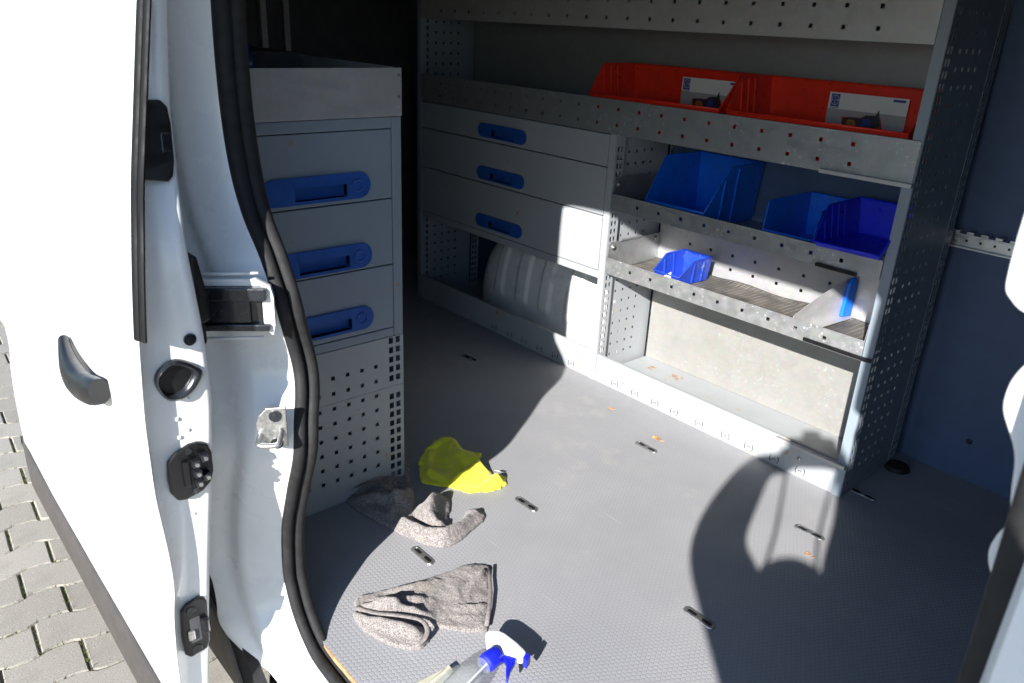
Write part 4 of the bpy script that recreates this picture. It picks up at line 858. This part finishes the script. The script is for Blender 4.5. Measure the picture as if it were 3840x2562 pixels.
# dry leaf scraps
for nm, (x, y), s_, lab in (('dry_leaf', (-1.475, 1.763), .011, 'small curled dry leaf scrap on the floor near the middle post'), ('dry_leaf', (-1.257, 1.727), .017, 'orange dry leaf scrap beside the tie-down plate before the shelves'), ('dry_leaf', (-.670, 1.579), .010, 'small dry leaf scrap lying in the shadow of the photographer')):
    pts = []; 
    for i in range(9):
        a = 2 * math.pi * i / 9; r = s_ * random.uniform(.55, 1.1); pts.append((x + r * math.cos(a), y + .7 * r * math.sin(a), .002 + random.uniform(0, .006)))
    m = MB().add(pts + [(x, y, .004)], [(i, (i + 1) % 9, 9) for i in range(9)]).tube([(x + s_, y, .003), (x + s_ * 1.7, y + s_ * .3, .006)], .0007, 5)
    tag(m.build(nm, 'leaf', None, solid=.0006), lab, 'leaf', 'dry leaf scraps')

# ------------------------------------------------------------------ the photographer behind the camera (casts the shadow)
def sh(s_, h, z): return Vector((.906 * s_ - .4233 * h, .4233 * s_ + .906 * h, z))
person = thing('person', 'person in navy shirt and dark trousers holding a camera up at the door', 'person', (.22, -.36, GZ))
V = []; E = []; Rr = []
def jv(p, r): V.append(Vector(p)); Rr.append(r); return len(V) - 1
def chain(i0, pts):
    for p, r in pts: j = jv(p, r); E.append((i0, j)); i0 = j
    return i0
pel = jv(sh(.16, -.46, .40), .135)
che = chain(pel, [(sh(.155, -.45, .52), .125), (sh(.145, -.43, .64), .145), (sh(.135, -.40, .78), .145)])
nk = chain(che, [(sh(.09, -.37, .83), .058), (sh(.06, -.35, .87), .058)])
hdv = chain(nk, [(sh(.04, -.335, .900), .098), (sh(.04, -.33, .930), .092)])
fd = Vector((-.6, .76, .1)).normalized()
lw = chain(che, [(sh(.03, -.38, .84), .085), (sh(-.035, -.34, .88), .076), (sh(-.10, -.25, .915), .072), (sh(-.155, -.15, .925), .070), (sh(-.128, -.09, 1.02), .060), (sh(-.10, -.055, 1.10), .042)])
rw = chain(che, [(sh(.15, -.37, .85), .115), (sh(.215, -.33, .86), .085), (sh(.175, -.22, .915), .078), (sh(.155, -.15, .935), .074), (sh(.165, -.09, 1.01), .060), (sh(.142, -.065, 1.09), .040)])
Cb = EYE - FWD * .082                                   # camera body centre
for wv, sd in ((lw, -1), (rw, 1)):
    w0 = V[wv]; palm = Cb + RGT * sd * .075 - UPV * .035 - FWD * .005
    pv = chain(wv, [(w0.lerp(palm, .6), .026), (palm, .022)])
    for k_ in range(4):
        b_ = palm + UPV * (.012 + .016 * k_ - .02); L_ = (.9, 1.05, 1.0, .8)[k_]
        chain(pv, [(b_ + FWD * .022 + RGT * sd * .002, .0095), (b_ + FWD * .036 * L_ - RGT * sd * .016, .0085), (b_ + FWD * .032 - RGT * sd * .034 * L_, .0075)])
    chain(pv, [(palm - FWD * .02 - RGT * sd * .006 - UPV * .004, .0105), (palm - FWD * .030 - RGT * sd * .022 + UPV * .012, .009), (palm - FWD * .030 - RGT * sd * .036 + UPV * .022, .008)])
for sd in (-1, 1):
    hp_ = sh(.16 + sd * .095, -.46, .33)
    chain(pel, [(hp_, .095), (sh(.16 + sd * .10, -.45, .12), .078), (sh(.16 + sd * .105, -.44, -.08), .058), (sh(.16 + sd * .105, -.46, -.28), .052), (sh(.16 + sd * .105, -.47, -.475), .038), (sh(.16 + sd * .11, -.40, -.512), .036), (sh(.16 + sd * .115, -.30, -.522), .026)])
me = bpy.data.meshes.new('body'); me.from_pydata([tuple(v) for v in V], E, []); tmp = bpy.data.objects.new('tmp', me); COL.objects.link(tmp)
sm = tmp.modifiers.new('skin', 'SKIN'); sl = me.skin_vertices[0].data
for i, r in enumerate(Rr): sl[i].radius = (r, r)
sl[0].use_root = True
ss = tmp.modifiers.new('sub', 'SUBSURF'); ss.levels = 2; ss.render_levels = 2
dg = bpy.context.evaluated_depsgraph_get(); bme = bpy.data.meshes.new_from_object(tmp.evaluated_get(dg)); bpy.data.objects.remove(tmp)
bme.materials.clear()
for n_ in ('shirt', 'trouser', 'skin', 'blackplastic'): bme.materials.append(MT[n_])
lwp, rwp, hp0 = V[lw], V[rw], V[hdv]
for p in bme.polygons:
    c_ = p.center
    if c_.z < -.475: p.material_index = 3
    elif c_.z < .40: p.material_index = 1
    elif (c_ - hp0).length < .17 and c_.z > .845: p.material_index = 2
    elif min((c_ - EYE).length, 9) < .26 and c_.z > 1.03: p.material_index = 2
    else: p.material_index = 0
body = link('body', bme, None, person, smooth=180)
hc = V[hdv] + Vector((0, 0, -.02)); side_ = fd.cross(Vector((0, 0, 1))).normalized()
hair = MB().sphere(hc - fd * .016 + Vector((0, 0, .022)), .106, 20, 14, (.98, .98, .92)); hair.build('hair', 'hair', person, smooth=180)
MB().tube([hc + fd * .078 + Vector((0, 0, .01)), hc + fd * .098 + Vector((0, 0, -.018)), hc + fd * .084 + Vector((0, 0, -.026))], [.008, .013, .008], 8).build('nose', 'skin', person, smooth=180)
for sd in (-1, 1):
    MB().sphere(hc + fd * .080 + side_ * sd * .032 + Vector((0, 0, .004)), .012, 10, 8).build('eye', 'paperwhite', person, smooth=180)
    MB().sphere(hc + side_ * sd * .092 + Vector((0, 0, -.012)), .03, 10, 8, (.5, .5, 1)).build('ear', 'skin', person, smooth=180)
MB().tube([hc + fd * .078 + side_ * t_ * .024 + Vector((0, 0, -.05)) for t_ in (-1, 0, 1)], .006, 8).build('mouth', 'skin', person, smooth=180)
camt = thing('camera', 'black camera with lens and neck strap held up by the person', 'camera', tuple(Cb))
def obox(c_, a, b, d_, name, mat, bevel=.004):
    A, B, D_ = RGT * a, UPV * b, FWD * d_; v = [c_ + A * i + B * j + D_ * k_ for k_ in (-1, 1) for j in (-1, 1) for i in (-1, 1)]
    MB().add(v, [(0, 2, 3, 1), (4, 5, 7, 6), (0, 1, 5, 4), (2, 6, 7, 3), (0, 4, 6, 2), (1, 3, 7, 5)]).build(name, mat, camt, bevel=bevel)
obox(Cb, .065, .042, .022, 'camera_body', 'blackplastic', .008); obox(Cb + UPV * .052, .022, .012, .022, 'viewfinder', 'blackplastic')
MB().tube([Cb + FWD * .022, Cb + FWD * .055, Cb + FWD * .070], [.031, .031, .033], 24).build('lens', 'blackplastic', camt, smooth=40)
for sd in (-1, 1):
    a_ = Cb + RGT * sd * .065 + UPV * .03; pth = catmull([a_, a_ + RGT * sd * .006 - UPV * .06, sh(.03 + sd * .050, -.17, 1.0), sh(.035 + sd * .062, -.26, .93), sh(.06 + sd * .075, -.34, .87), sh(.08 + sd * .06, -.40, .86)], 5)
    MB().tube(pth, .0045, 8).build('strap', 'blackplastic', camt, smooth=180)
